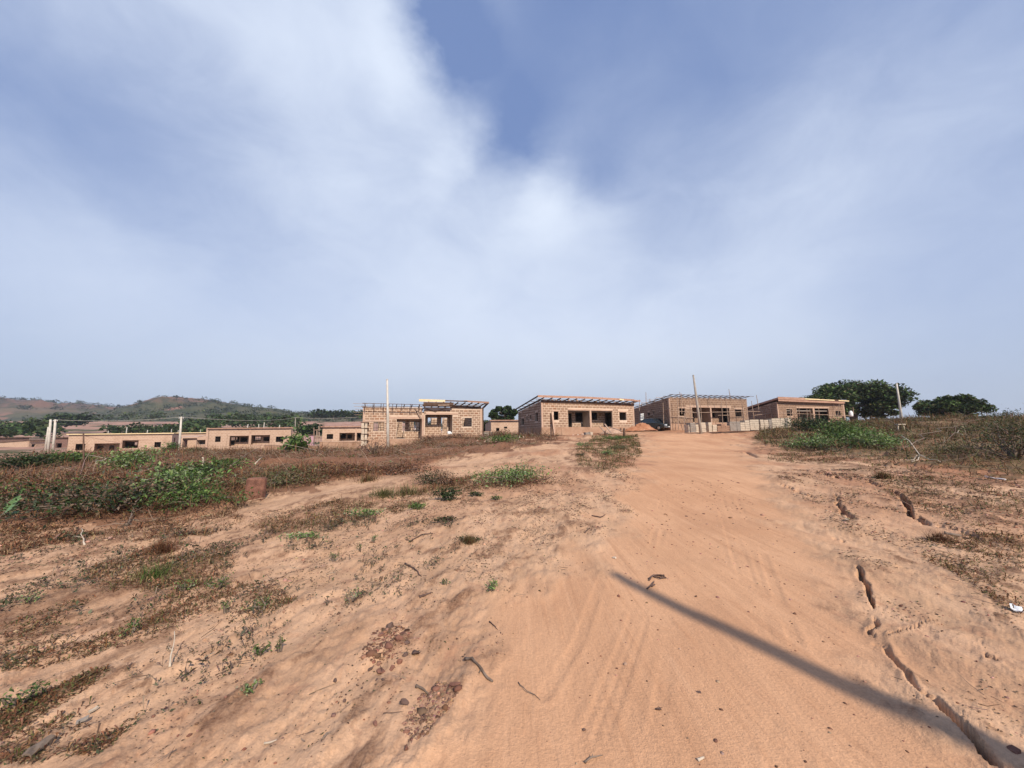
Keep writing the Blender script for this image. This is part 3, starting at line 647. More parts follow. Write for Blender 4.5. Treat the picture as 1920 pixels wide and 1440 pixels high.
def brick_box(mb, O, A, nrm_, a, b, zc, rng, proud=.018):
    dz = rng.uniform(-.006, .006); pr = proud + rng.uniform(-.004, .006)
    o = O + A * (a + rng.uniform(0, .008)) + Vector((0, 0, zc - BH / 2 + dz)); A2 = A * (b - a - rng.uniform(0, .012)); B = Vector((0, 0, BH + rng.uniform(-.01, .004))); Nn = nrm_ * pr
    i = len(mb.v); p = [o, o + A2, o + A2 + B, o + B]; c = .010
    q = [p[0] + Nn + A * c + Vector((0, 0, c)), p[1] + Nn - A * c + Vector((0, 0, c)), p[2] + Nn - A * c - Vector((0, 0, c)), p[3] + Nn + A * c - Vector((0, 0, c))]
    mb.v += [tuple(x - Nn * .5 * 0) for x in p] + [tuple(x) for x in q]
    mb.f += [(i + 4, i + 5, i + 6, i + 7)] + [(i + k, i + (k + 1) % 4, i + 4 + (k + 1) % 4, i + 4 + k) for k in range(4)]; mb.uv += [[(0, 0)] * 4] * 5
def put_bricks(root, F_, bricks, O, A, nn, rng, limit, mats=('block', 'block2')):
    """the first `limit` whole bricks become parts of their own, the rest one mass"""
    full = [b for b in bricks if b[3]]; rng.shuffle(full); single = full[:limit]; sset = set(id(b) for b in single)
    ang = math.atan2(A.y, A.x); n = 0
    for b in single:
        me = brick_mesh(mats[0], MT[mats[0]]) if rng.random() < .85 else brick_mesh(mats[1], MT[mats[1]])
        o = bpy.data.objects.new('brick', me); COL.objects.link(o); o.parent = root
        w = O + A * ((b[0] + b[1]) / 2) + nn * (.006 + rng.uniform(0, .006)) + Vector((0, 0, b[2] + rng.uniform(-.005, .005)))
        o.location = w - root.location; o.rotation_euler = (0, 0, ang + rng.uniform(-.01, .01)); n += 1
    mb = MB()
    for b in bricks:
        if id(b) not in sset: brick_box(mb, O, A, nn, b[0], b[1], b[2], rng)
    return mb, n

def unit(root, f, zt, ztb, zfl, zbt, ops, u0=0, u1=None, geo=True, limit=0, bands=(), cols=(), inner=(), left=True, right=True, sideops=(), backops=(), shade_slab=True, seed=1, wallmat=None, vdepth=1.6, plinth=True, gr=True, brmat=('block', 'block2')):
    rng = random.Random(seed); u1 = f.L if u1 is None else u1; L = u1 - u0; TW = .22
    wm = wallmat or (MT['mortar'] if geo else MT['farwall'])
    O = f.pt(u0, 0, 0); ps = [(a - u0, b - u0, c, d, *k) for a, b, c, d, *k in ops]
    hol = [o[:4] for o in ps]
    w = MB(); panel(w, O, f.U, L, zbt, zt, zt, hol, f.V * TW); w.build('wall', wm, root)
    mass = MB(); outn = -f.V
    if geo:
        br = lay_bricks(O, f.U, L, zfl, zt, zt, hol + [(a - u0, b - u0, c, d) for a, b, c, d in bands], outn, rng, ends=(.18 if left else 0, .2 if right else 0))
        mass, n = put_bricks(root, f, br, O - f.V * .0, f.U, outn, rng, limit, brmat)
    # side walls and back wall
    D = f.D
    if left:
        w = MB(); OL = f.pt(u0, TW + .002, 0); so_ = [(a - TW, b - TW, c, d) for a, b, c, d in sideops]; panel(w, OL, f.V, D - TW, zbt, zt, ztb, so_, f.U * TW); w.build('wall', wm, root)
        if geo:
            for b in lay_bricks(OL, f.V, D - TW, zfl, zt, ztb, so_, -f.U, rng): brick_box(mass, OL, f.V, -f.U, b[0], b[1], b[2], rng)
    if right:
        w = MB(); OR_ = f.pt(u1, TW + .002, 0); panel(w, OR_, f.V, D - TW, zbt, zt, ztb, [(1.5, 2.5, zfl + 1, zfl + 2.1)] if not (geo and shade_slab) else [], -f.U * TW); w.build('wall', wm, root)
        if geo and not shade_slab:
            for b in lay_bricks(OR_ - f.U * TW, f.V, D - TW, zfl, zt, ztb, [(1.5, 2.5, zfl + 1, zfl + 2.1)], -f.U, rng): brick_box(mass, OR_ - f.U * TW, f.V, -f.U, b[0], b[1], b[2], rng)
    w = MB(); OB = f.pt(u0 + TW + .002, D - TW, 0); LB = L - 2 * TW - .004; panel(w, OB, f.U, LB, zbt, ztb, ztb, [(a * LB, b * LB, zfl + c, zfl + d) for a, b, c, d in backops], f.V * TW); w.build('wall', wm, root)
    if geo:
        for b in lay_bricks(OB, f.U, LB, zfl, ztb, ztb, [(a * LB, b * LB, zfl + c, zfl + d) for a, b, c, d in backops], outn, rng): brick_box(mass, OB, f.U, outn, b[0], b[1], b[2], rng)
    # floor
    w = MB(); w.prism(f.pt(u0 + TW, TW, zfl - .2), f.U * (L - 2 * TW), f.V * (D - 2 * TW), (0, 0, .19)); w.build('floor_slab', MT['concrete'], root)
    if shade_slab:
        w = MB(); z_ = ztb - .25; w.prism(f.pt(u0 + TW + .01, TW + .01, z_), f.U * (L - 2 * TW - .02), f.V * (D - 2 * TW - .02), (0, 0, .12)); w.build('unseen_shade_slab', MT['concrete'], root)  # unseen slab added to keep the rooms dark under open rafters
    # verandas
    for a, b, c, d, *k in ops:
        kind = k[0] if k else 'hole'
        if kind == 'veranda':
            Oi = f.pt(a - .1, vdepth, 0); io = [(p - (a - .1), q - (a - .1), max(r_, c), min(s_, d + .3)) for p, q, r_, s_ in inner if a - .15 < (p + q) / 2 < b + .15]
            w = MB(); panel(w, Oi, f.U, b - a + .2, c - .02, d + .35, d + .35, io, f.V * .2); w.build('veranda_wall', wm, root)
            if geo:
                for q in lay_bricks(Oi, f.U, b - a + .2, c, d + .35, d + .35, io, outn, rng): brick_box(mass, Oi, f.U, outn, q[0], q[1], q[2], rng)
            for uu, sg in ((a, -1), (b, 1)) if not shade_slab else ((a, -1),):
                w = MB(); Oc = f.pt(uu + (-.2 if sg < 0 else 0), TW + .003, c - .02); w.prism(Oc, f.U * .2, f.V * (vdepth - TW - .006), (0, 0, d - c + .37)); w.build('veranda_side_wall', wm, root)
            w = MB(); w.prism(f.pt(a - .1, TW + .004, d + .05), f.U * (b - a + .2), f.V * (vdepth - TW - .01), (0, 0, .12)); w.build('veranda_ceiling', MT['concrete'], root)
            w = MB(); w.prism(f.pt(a - .02, -.04, c - .16), f.U * (b - a + .04), f.V * (vdepth), (0, 0, .15)); w.build('veranda_floor', MT['band'], root)
            for p, q, r_, s_ in inner:
                if a - .15 < (p + q) / 2 < b + .15 and s_ - r_ < 1.6 and gr: grille(root, f, p, q, r_, s_, vdepth + .08, rng)
        elif kind == 'window' and gr: grille(root, f, a, b, c, d, .1, rng)
    for a, b, c, d in bands:
        w = MB(); w.prism(f.pt(a, -.035, c), f.U * (b - a), f.V * (.05), (0, 0, d - c)); w.build('lintel', MT['band'], root)
    for a, b, c, d in cols:
        w = MB(); w.prism(f.pt(a, -.05, c), f.U * (b - a), f.V * .24, (0, 0, d - c)); w.build('column', MT['band'], root)
    if geo:
        for uu in ([u0 - .012] if left else []) + ([u1 - .17] if right else []):
            w = MB(); w.prism(f.pt(uu, -.03, zfl), f.U * .18, f.V * .06, (0, 0, zt - zfl)); w.build('corner_column', MT['band'], root)
    if plinth:
        cur = u0; segs = []
        w = MB(); w.prism(f.pt(u0 - .02, -.045, zbt), f.U * (L + .04), f.V * .05, (0, 0, zfl + .0 - zbt)); w.build('plinth', MT['plinth'], root)
        if left: w = MB(); w.prism(f.pt(u0 - .04, .01, zbt), f.U * .045, f.V * (D - .02), (0, 0, zfl - zbt)); w.build('plinth', MT['plinth'], root)
    if geo and mass.v:
        o = mass.build('block_masonry', MT[brmat[0]], root); o['kind'] = 'stuff'
    return rng
def grille(root, f, a, b, c, d, v, rng):
    w = MB(); t = .035
    for k in range(1, 3): x = a + (b - a) * k / 3; w.prism(f.pt(x - t / 2, v, c), f.U * t, f.V * .02, (0, 0, d - c))
    z = c + (d - c) * rng.choice((.35, .45)); w.prism(f.pt(a, v - .021, z), f.U * (b - a), f.V * .02, (0, 0, t)); w.prism(f.pt(a, v - .021, c), f.U * (b - a), f.V * .02, (0, 0, .05)); w.prism(f.pt(a, v - .021, d - .05), f.U * (b - a), f.V * .02, (0, 0, .05))
    w.prism(f.pt(a, v - .042, c), f.U * .05, f.V * .02, (0, 0, d - c)); w.prism(f.pt(b - .05, v - .042, c), f.U * .05, f.V * .02, (0, 0, d - c))
    w.build('window_bars', MT['steel'], root)
def rafters(root, f, n, zf, zb, u0, u1, oh=.6, ohb=.3, w=.06, h=.13, mat='timber', purl=4, rise=0.0):
    slope = (zb - zf) / f.D
    for k in range(n):
        u = u0 + (u1 - u0) * k / (n - 1); mb = MB(); mb.beam(f.pt(u, -oh, zf - slope * oh + rise), f.pt(u, f.D + ohb, zb + slope * ohb + rise), w, h); mb.build('rafter', MT[mat], root)
    for k in range(purl):
        v = f.D * (k + .5) / purl; z = zf + slope * v + rise + h / 2 + .03; mb = MB(); mb.beam(f.pt(u0 - .4, v, z), f.pt(u1 + .4, v, z), .07, .05); mb.build('purlin', MT[mat], root)
def tops(f, cv, pts, v=0): return [f.loc(*cv(x, y), v)[1] for x, y in pts]
def groundmin(f, u0=0, u1=None):
    u1 = f.L if u1 is None else u1; return min(gz(*f.pt(u, v, 0).xy) for u in (u0, u1) for v in (0, f.D)) - .6

# ---- house 1: stepped twin house behind the white pole
f = Fac(680, 39, 904, 43, depth=8.5); c1 = zoomer(660, 730, 12); c1b = zoomer(780, 730, 12.8)
h1 = thing('brick_house', 'stepped unfinished block house with bare rafters on its left half, behind the white pole', 'house', f.pt(0, 0, gz(*f.pt(0, 0, 0).xy)), 'unfinished block houses')
um = f.loc(793, 800)[0]
zt = f.loc(*c1(700, 400))[1]; zfl = f.loc(*c1(500, 1125))[1]; zbt = groundmin(f)
R = f.rect
ver = R(c1, 1000, 665, 1600, 1110); wl_ = R(c1, 480, 735, 725, 940)
inner = [R(c1, 1000, 720, 1190, 1110, 1.6), R(c1, 1290, 725, 1525, 935, 1.6)]
bands = [R(c1, 835, 618, 1600, 668), R(c1, 240, 695, 785, 722)]
unit(h1, f, zt, zt - .7, zfl, zbt, [(*wl_, 'window'), (ver[0], um - .12, ver[2], ver[3], 'veranda')], 0, um - .1, limit=150, bands=bands, inner=inner, right=False, backops=[(.1, .22, .9, 2.1), (.42, .62, .3, 2.2), (.75, .9, .9, 2.0)], shade_slab=False, seed=3)
zt2 = f.loc(*c1b(1200, 440))[1]; zfl2 = f.loc(*c1b(900, 1090))[1]
ver2 = R(c1b, 255, 610, 875, 1085); wr = R(c1b, 1115, 685, 1340, 895)
inner2 = [R(c1b, 275, 670, 515, 855, 1.6), R(c1b, 605, 680, 750, 1075, 1.6)]
col = R(c1b, 190, 560, 252, 1180)
unit(h1, f, zt2, zt2 - .8, zfl2, zbt, [(um + .22, ver2[1], ver2[2], ver2[3], 'veranda'), (*wr, 'window')], um + .12, f.L, limit=145, bands=[R(c1b, 250, 565, 1010, 608)], inner=inner2, right=True, backops=[(.08, .25, .9, 2.2), (.4, .5, .2, 2.2), (.75, .88, .9, 2.1)], shade_slab=False, seed=4, left=False)
mb = MB(); mb.prism(f.pt(um - .12, -.06, zbt), f.U * .24, f.V * .26, (0, 0, zt2 - .8 - zbt)); mb.build('column', MT['band'], h1)
# middle party wall
mb = MB(); mb.prism(f.pt(um - .08, .24, zbt), f.U * .16, f.V * (f.D - .5), (0, 0, zt2 - zbt - .5)); mb.build('party_wall', MT['mortar'], h1)
rafters(h1, f, 8, zt + .20, zt - .5, .15, um - .4, .45, .3, purl=3)
for k in range(2):   # rails tied across the rafter ends
    mb = MB(); z = zt + (.32, -.12)[k]; mb.beam(f.pt(-.1, -.5, z + .02), f.pt(um - .1, -.5, z - .06), .04, .05); mb.build('rail', MT['timber'], h1)
for k in range(7):
    u = .15 + k * (um - .6) / 6; mb = MB(); mb.beam(f.pt(u, -.44, zt + .34), f.pt(u + .02, -.44, zt - .42), .05, .05); mb.build('hanger', MT['timber'], h1)
for k in range(5):   # rods poking out on the left
    z = zt + .35 - k * .27; mb = MB(); mb.beam(f.pt(-1.0 + .08 * (k % 3), .1 + .3 * k, z), f.pt(.4, .3 + .3 * k, z - .03), .03, .03); mb.build('reinforcing_rod', MT['scaff'], h1)
# right half roof: dark boards, fascia planks, pale plank
for k, (a, b, mt) in enumerate([((160, 300, 400, 700, 330, 440), .0, 'timber'), ]):
    pass
def plank(root, f, cv, p, q, v, w, h, mat, name='fascia_board'):
    a = f.loc(*cv(*p), v); b = f.loc(*cv(*q), v); mb = MB(); mb.beam(f.pt(a[0], v, a[1]), f.pt(b[0], v, b[1]), w, h); return mb.build(name, MT[mat], root)
plank(h1, f, c1b, (180, 340), (900, 350), -.62, .04, .30, 'timber'); plank(h1, f, c1b, (160, 385), (860, 395), -.56, .04, .24, 'timber')
plank(h1, f, c1b, (530, 382), (800, 376), -.68, .03, .10, 'scaff'); plank(h1, f, c1b, (820, 410), (1560, 440), -.03, .05, .26, 'timber')
plank(h1, f, c1b, (700, 272), (1300, 292), -.7, .04, .12, 'timber'); plank(h1, f, c1b, (1240, 290), (1750, 318), -.74, .04, .16, 'timber_pink'); plank(h1, f, c1b, (1150, 268), (1740, 300), -.79, .03, .035, 'band', 'batten')
plank(h1, f, c1b, (70, 262), (700, 280), .9, .05, .26, 'timber_new'); plank(h1, f, c1b, (260, 470), (480, 540), -.06, .04, .05, 'timber'); plank(h1, f, c1b, (470, 520), (780, 440), -.10, .04, .05, 'timber'); plank(h1, f, c1b, (0, 460), (120, 700), -.14, .05, .16, 'scaff', 'leaning_plank')
plank(h1, f, c1b, (790, 372), (1520, 392), -.4, .05, .06, 'timber')
zr = f.loc(*c1b(1000, 330))[1]
rafters(h1, f, 9, zr - .02, zr - .55, um + .5, f.L + .3, .66, .3, purl=4, h=.12)
a = f.loc(*c1b(1745, 315), -.7); b = f.loc(*c1b(1630, 470), 0); mb = MB(); mb.beam(f.pt(a[0], -.7, a[1]), f.pt(f.L + .25, 1.4, b[1]), .1, .18); mb.build('verge_board', MT['timber'], h1)
mb = MB(); mb.beam(f.pt(f.L + .16, .25, zfl2), f.pt(f.L + .16, .25, zt2 + .1), .12, .14); mb.build('corner_post', MT['timber'], h1)
# white washing on the window bars, sacks on the ledge
a = f.rect(c1, 1395, 790, 1450, 905, 1.2)
cb = MB(); 
for k in range(5):
    x = a[0] + (a[1] - a[0]) * k / 5; z1_ = a[3] - (.0, .06, .02, .09, .13)[k]; cb.prism(f.pt(x, 1.20 + .012 * (k % 2), a[2] + (.25, .12, 0, .05, .2)[k]), f.U * (a[1] - a[0]) / 5.2, f.V * .03, (0, 0, z1_ - a[2] - (.25, .12, 0, .05, .2)[k]))
tag(cb.build('hanging_cloth', MT['white']), 'white cloth hung in the left veranda of the stepped house', 'cloth')
for k, (x, y, lb) in enumerate([(785, 1045, 'small white sack at the edge of the raised veranda, left of the tilted one'), (840, 1045, 'tilted white sack lying at the right end of the raised veranda')]):
    q = f.loc(*c1b(x, y), .2); mb = MB(); p = f.pt(q[0], .15, zfl2 + .02)
    mb.tube([p + Vector((-.02, 0, 0)), p + Vector((.0, 0, .12)), p + Vector((-.06 - .1 * k, .02, .26)), p + Vector((-.10 - .16 * k, .03, .36))], [.10, .14, .12, .05], 7); tag(mb.build('sack', MT['white'], None, True), lb, 'sack')
# formwork clamps on the left corner: a column cased in white boards with cross ties
fw = thing('column_formwork', 'white boarded column formwork with dark cross ties at the left corner of the stepped house', 'formwork', f.pt(-.3, -.2, gz(*f.pt(-.3, -.2, 0).xy)))
q0 = f.rect(c1, 205, 750, 300, 1270, -.25); hb = (q0[3] - q0[2])
for k, (s0, s1) in enumerate(((0, .23), (.25, .48), (.5, .76), (.78, 1.0))):
    mb = MB(); mb.prism(f.pt(q0[0] + .03 * (k % 2), -.35, q0[3] - hb * s1), f.U * .26, f.V * .3, (0, 0, hb * (s1 - s0))); mb.prism(f.pt(q0[0] + .34, -.30, q0[3] - hb * s1), f.U * .22, f.V * .2, (0, 0, hb * (s1 - s0))); mb.build('form_board', MT['paleblock'], fw)
    mb = MB(); mb.prism(f.pt(q0[0] - .08, -.40, q0[3] - hb * s0 + .0), f.U * .8, f.V * .42, (0, 0, .05)); mb.build('cross_tie', MT['timber'], fw)
H1 = f

# ---- house 2: mid house with shaded left side
f = Fac(1015.6, 38, 1190, 43.5, (972, 44.5)); c2 = zoomer(920, 700, 6.4)
h2 = thing('brick_house', 'unfinished block house with two deep verandas and a pink fascia, left of the parked car', 'house', f.pt(0, 0, gz(*f.pt(0, 0, 0).xy)), 'unfinished block houses')
zt = f.loc(*c2(1180, 350))[1]; zfl = f.loc(*c2(900, 645))[1]; zbt = groundmin(f); R = f.rect
def sd(x0, y0, x1, y1):
    a = [f.sideloc(*c2(x, y)) for x in (x0, x1) for y in (y0, y1)]; vs = sorted(((a[0][0] + a[1][0]) / 2, (a[2][0] + a[3][0]) / 2)); return vs[0], vs[1], (a[1][1] + a[3][1]) / 2, (a[0][1] + a[2][1]) / 2
v1 = R(c2, 930, 448, 1188, 655); v2 = R(c2, 1210, 440, 1462, 645)
ztb = f.sideloc(*c2(345, 462))[1]
unit(h2, f, zt, ztb, zfl, zbt, [(*R(c2, 757, 458, 815, 560), 'hole'), (*v1, 'veranda'), (*v2, 'veranda'), (*R(c2, 1545, 468, 1630, 562), 'hole')], limit=290,
     bands=[R(c2, 925, 432, 1465, 447), R(c2, 738, 442, 830, 456), R(c2, 1530, 452, 1650, 466)], cols=[R(c2, 1190, 440, 1207, 655)],
     inner=[R(c2, 930, 480, 975, 650, 1.6), R(c2, 1015, 462, 1108, 582, 1.6), R(c2, 1212, 468, 1280, 560, 1.6), R(c2, 1320, 470, 1462, 640, 1.6)], sideops=[sd(365, 540, 398, 620), sd(428, 515, 446, 565), sd(468, 500, 487, 552), sd(532, 470, 566, 575)], seed=5)
rafters(h2, f, 13, zt + .24, ztb + .22, .1, f.L - .1, .5, .3, purl=5, h=.10)
za, zb_ = f.loc(*c2(600, 325))[1], f.loc(*c2(1715, 382))[1]
for p, q, v, w, h, mt, nm in [((605, 332), (1720, 374), -.06, .06, .24, 'timber', 'ring_beam_board'), ((565, 274), (1180, 293), -.62, .04, .21, 'timber_pink', 'fascia_board'), ((1175, 293), (1720, 322), -.62, .04, .21, 'timber_pink', 'fascia_board'), ((1690, 322), (1795, 333), -.66, .05, .15, 'timber_pink', 'fascia_board'), ((1545, 312), (1600, 320), -.68, .03, .14, 'timber_new', 'fresh_board')]:
    plank(h2, f, c2, p, q, v, w, h, mt, nm)
# side verge boards and stub blocks along the wall head
a = f.loc(*c2(570, 272), -.62); e0 = f.pt(a[0], -.62, a[1]); vv, zz = f.sideloc(*c2(322, 442)); e1 = f.pt(-.35, f.D + .45, zz)
mb = MB(); mb.beam(e0, e1, .05, .14); mb.build('verge_board', MT['timber'], h2)
mb = MB(); mb.beam(f.pt(-.02, 0, zt + .12), f.pt(-.02, f.D, ztb + .1), .05, .12); mb.build('wall_plate', MT['timber'], h2)
for k in range(24):
    u = .25 + k * (f.L - .5) / 23; hh = (.30 - .16 * k / 23) ; mb = MB(); mb.prism(f.pt(u, .02, zt + .004), f.U * random.uniform(.1, .28), f.V * .15, (0, 0, random.uniform(.4, 1) * hh)); mb.build('stub_block', MT['block' if k % 3 else 'band'], h2)
mb = MB(); mb.beam(f.pt(f.L - .1, 0, zt + .1), f.pt(f.L + .55, -.6, zt + .36), .12, .12); mb.build('eave_bracket', MT['timber'], h2)
H2 = f
# planks leaning at the front left
a = f.loc(*c2(768, 755), -.8); b = f.loc(*c2(732, 470), -.03)
g_ = gz(*f.pt(a[0], -.8, 0).xy); mb = MB(); mb.beam(f.pt(a[0], -.8, g_ - .05), f.pt(b[0], -.1, b[1]), .14, .06, f.n); tag(mb.build('leaning_plank', MT['band']), 'pale plank leaning on the wall left of the first window of the two-veranda house', 'plank')
a = f.loc(*c2(755, 740), -.6); b = f.loc(*c2(720, 480), -.03); mb = MB(); mb.beam(f.pt(a[0], -.6, gz(*f.pt(a[0], -.6, 0).xy) - .05), f.pt(b[0], -.08, b[1]), .10, .05, f.n); tag(mb.build('leaning_plank', MT['timber']), 'dark narrow plank leaning behind the pale one on the two-veranda house', 'plank')

# ---- house 3: scaffolded house behind the leaning pole
f = Fac(1257, 46, 1404, 50, (1190, 54.5)); c3 = zoomer(1170, 690, 7.385)
h3 = thing('brick_house', 'unfinished brown block house with rafter ends and scaffold, behind the leaning grey pole', 'house', f.pt(0, 0, gz(*f.pt(0, 0, 0).xy)), 'unfinished block houses')
zt = f.loc(*c3(1180, 418))[1]; zfl = f.loc(*c3(1200, 760))[1]; zbt = groundmin(f); R = f.rect; ztb = f.sideloc(*c3(160, 560))[1]
def sd3(x0, y0, x1, y1):
    a = [f.sideloc(*c3(x, y)) for x in (x0, x1) for y in (y0, y1)]; vs = sorted(((a[0][0] + a[1][0]) / 2, (a[2][0] + a[3][0]) / 2)); return vs[0], vs[1], (a[1][1] + a[3][1]) / 2, (a[0][1] + a[2][1]) / 2
unit(h3, f, zt, ztb, zfl, zbt, [(*R(c3, 768, 560, 845, 662), 'hole'), (*R(c3, 948, 550, 1195, 755), 'veranda'), (*R(c3, 1215, 552, 1465, 755), 'veranda'), (*R(c3, 1540, 575, 1630, 675), 'window')], limit=0,
     bands=[R(c3, 870, 532, 1480, 549), R(c3, 740, 545, 860, 558), R(c3, 1520, 562, 1650, 573)], cols=[R(c3, 1197, 550, 1213, 760)],
     inner=[R(c3, 950, 600, 975, 750, 1.6), R(c3, 1010, 590, 1085, 690, 1.6), R(c3, 1225, 600, 1262, 680, 1.6), R(c3, 1305, 590, 1465, 750, 1.6)], wallmat=MT['mortar_dark'], brmat=('block_dark', 'block'), sideops=[sd3(228, 640, 276, 715), sd3(325, 618, 355, 660), sd3(400, 600, 425, 650)], seed=6)
rafters(h3, f, 15, zt + .22, ztb + .18, .2, f.L - .1, .62, .3, purl=5, w=.07, h=.08)
mb = MB(); mb.beam(f.pt(-.2, -.5, zt + .30), f.pt(f.L + .8, -.5, zt + .30), .04, .04); mb.build('eave_batten', MT['timber'], h3)
for k in range(5): mb = MB(); v = f.D * (k + .8) / 5; mb.beam(f.pt(-.9 - .2 * (k % 2), v, zt + (ztb - zt) * (k + .8) / 5 + .22), f.pt(.3, v, zt + (ztb - zt) * (k + .8) / 5 + .24), .05, .04); mb.build('purlin_end', MT['scaff'], h3)
H3 = f
def scaffold(name_label, f, cv, poles, ledgers, vfront):
    t = thing('scaffold', name_label, 'scaffold', f.pt(0, vfront, gz(*f.pt(0, vfront, 0).xy)), 'timber scaffolds')
    for (x0, y0, x1, y1, v) in poles:
        a = f.loc(*cv(x0, y0), v); b = f.loc(*cv(x1, y1), v); g = gz(*f.pt(b[0], v, 0).xy) - .15
        mb = MB(); mb.tube([f.pt(b[0], v, min(b[1], g + .3) if y1 > 690 else b[1]), f.pt((a[0] + b[0]) / 2 + .03, v, (a[1] + b[1]) / 2), f.pt(a[0], v, a[1])], [.045, .04, .03], 5); mb.build('scaffold_pole', MT['scaff'], t)
    for (x0, y0, x1, y1, v) in ledgers:
        a = f.loc(*cv(x0, y0), v); b = f.loc(*cv(x1, y1), v); mb = MB(); mb.tube([f.pt(a[0], v, a[1]), f.pt((a[0] + b[0]) / 2, v, (a[1] + b[1]) / 2 - .02), f.pt(b[0], v, b[1])], [.035] * 3, 5); mb.build('scaffold_ledger', MT['scaff'], t)
    return t
scaffold('scaffold of thin poles along the front of the house behind the leaning pole', f, c3,
  [(738, 400, 755, 850, -.9), (792, 350, 800, 640, -.3), (905, 395, 925, 740, -.9), (1045, 400, 1075, 740, -.9), (1342, 400, 1368, 800, -1), (1405, 420, 1445, 740, -.8), (1625, 430, 1665, 740, -1), (1690, 420, 1710, 740, -.6), (1450, 290, 1470, 420, .4), (770, 330, 778, 420, .4), (1180, 400, 1190, 520, -.3), (835, 620, 830, 860, -1.4), (840, 640, 900, 800, -.9)],
  [(640, 590, 960, 610, -.92), (945, 618, 1300, 610, -.92), (1220, 612, 1760, 600, -.95), (660, 672, 960, 690, -.9), (1300, 655, 1500, 650, -.9)], -.9)
t = thing('scaffold', 'tall thin scaffold poles along the shaded side above the parked car', 'scaffold', f.pt(-1, 3, gz(*f.pt(-1, 3, 0).xy)), 'timber scaffolds')
for (x0, y0, x1, y1, dd) in [(303, 335, 310, 600, 53), (212, 440, 215, 720, 52.5), (245, 480, 250, 640, 53.6), (415, 470, 425, 740, 49.5), (540, 480, 552, 840, 46.2), (632, 440, 650, 860, 45), (358, 425, 360, 480, 51)]:
    a = P(*c3(x0, y0), dd); b = P(*c3(x1, y1), dd); mb = MB(); mb.tube([b, (a + b) / 2, a], [.05, .045, .03], 5); mb.build('scaffold_pole', MT['scaff'], t)
for (x0, y0, d0, x1, y1, d1) in [(290, 690, 51.5, 640, 555, 45), (300, 490, 52, 420, 465, 50), (420, 432, 50, 560, 425, 47)]:
    a = P(*c3(x0, y0), d0); b = P(*c3(x1, y1), d1); mb = MB(); mb.tube([b, (a + b) / 2, a], [.04] * 3, 5); mb.build('scaffold_ledger', MT['scaff'], t)
# pole props at the far right corner
# ---- house 4
f = Fac(1461, 52, 1587, 56, (1392, 60)); c4 = zoomer(1390, 690, 7.385)
h4 = thing('brick_house', 'rightmost unfinished block house with deep fascia, in front of the wide green tree', 'house', f.pt(0, 0, gz(*f.pt(0, 0, 0).xy)), 'unfinished block houses')
zt = f.loc(*c4(950, 475))[1]; zfl = f.loc(*c4(1000, 755))[1]; zbt = groundmin(f); R = f.rect; ztb = zt - 1.0
unit(h4, f, zt, ztb, zfl, zbt, [(*R(c4, 628, 568, 705, 662), 'hole'), (*R(c4, 775, 553, 995, 750), 'veranda'), (*R(c4, 1012, 562, 1215, 730), 'veranda'), (*R(c4, 1305, 592, 1375, 672), 'window')], limit=0,
     bands=[R(c4, 765, 545, 1215, 558)], cols=[R(c4, 993, 558, 1018, 755)], inner=[R(c4, 900, 565, 990, 740, 1.6), R(c4, 1020, 575, 1060, 720, 1.6)], seed=7, wallmat=MT['mortar_dark'], brmat=('block_dark', 'block'))
for p, q, v, w, h, mt, nm in [((505, 415), (880, 430), -.55, .05, .34, 'timber_pink', 'fascia_board'), ((880, 428), (1090, 438), -.58, .05, .16, 'timber_new', 'fascia_board'), ((1085, 438), (1290, 448), -.58, .05, .14, 'timber_new', 'fascia_board'), ((1290, 445), (1350, 450), -.56, .05, .18, 'timber', 'fascia_board'),
      ((1345, 450), (1490, 458), -.58, .05, .14, 'timber_new', 'fascia_board'), ((510, 445), (1430, 480), -.5, .05, .26, 'timber_pink', 'soffit_board')]:
    plank(h4, f, c4, p, q, v, w, h, mt, nm)
rafters(h4, f, 11, zt + .22, ztb + .2, .1, f.L - .1, .5, .3, purl=4)
a = f.loc(*c4(508, 408), -.55); mb = MB(); mb.beam(f.pt(a[0], -.55, a[1] - .1), f.pt(-.2, f.D + .4, ztb + .3), .06, .24); mb.build('verge_board', MT['timber_pink'], h4)
mb = MB(); mb.prism(f.pt(-.2, -.5, zt + .36), f.U * (f.L + .4), f.V * (f.D + .8) + Vector((0, 0, ztb - zt)), (0, 0, .03)); mb.build('roof_boarding', MT['timber'], h4)
scaffold('scaffold of poles and one long rail in front of the rightmost block house', f, c4,
  [(672, 530, 685, 780, -.9), (795, 540, 805, 740, -.7), (905, 565, 915, 740, -.9), (945, 570, 970, 740, -.9), (1070, 560, 1080, 720, -.8), (1275, 500, 1290, 560, -.2), (1355, 500, 1330, 690, -.8), (1545, 540, 1550, 640, -.5)],
  [(540, 620, 980, 638, -.92), (960, 640, 1200, 648, -.92), (1200, 652, 1550, 660, -.92)], -.9)
t = thing('scaffold', 'scaffold against the dark left side of the rightmost block house', 'scaffold', P(1412, 790, 54), 'timber scaffolds')
for (x0, y0, x1, y1, dd) in [(140, 455, 175, 705, 54), (208, 375, 262, 700, 54.5), (385, 490, 425, 690, 53), (330, 600, 335, 700, 54)]:
    a = P(*c4(x0, y0), dd); b = P(*c4(x1, y1), dd); mb = MB(); mb.tube([b, (a + b) / 2, a], [.06, .05, .035], 5); mb.build('scaffold_pole', MT['scaff'], t)
for (x0, y0, x1, y1, dd) in [(0, 602, 295, 602, 53.9), (180, 655, 500, 615, 53.5)]:
    a = P(*c4(x0, y0), dd); b = P(*c4(x1, y1), dd); mb = MB(); mb.tube([b, (a + b) / 2, a], [.045] * 3, 5); mb.build('scaffold_ledger', MT['scaff'], t)

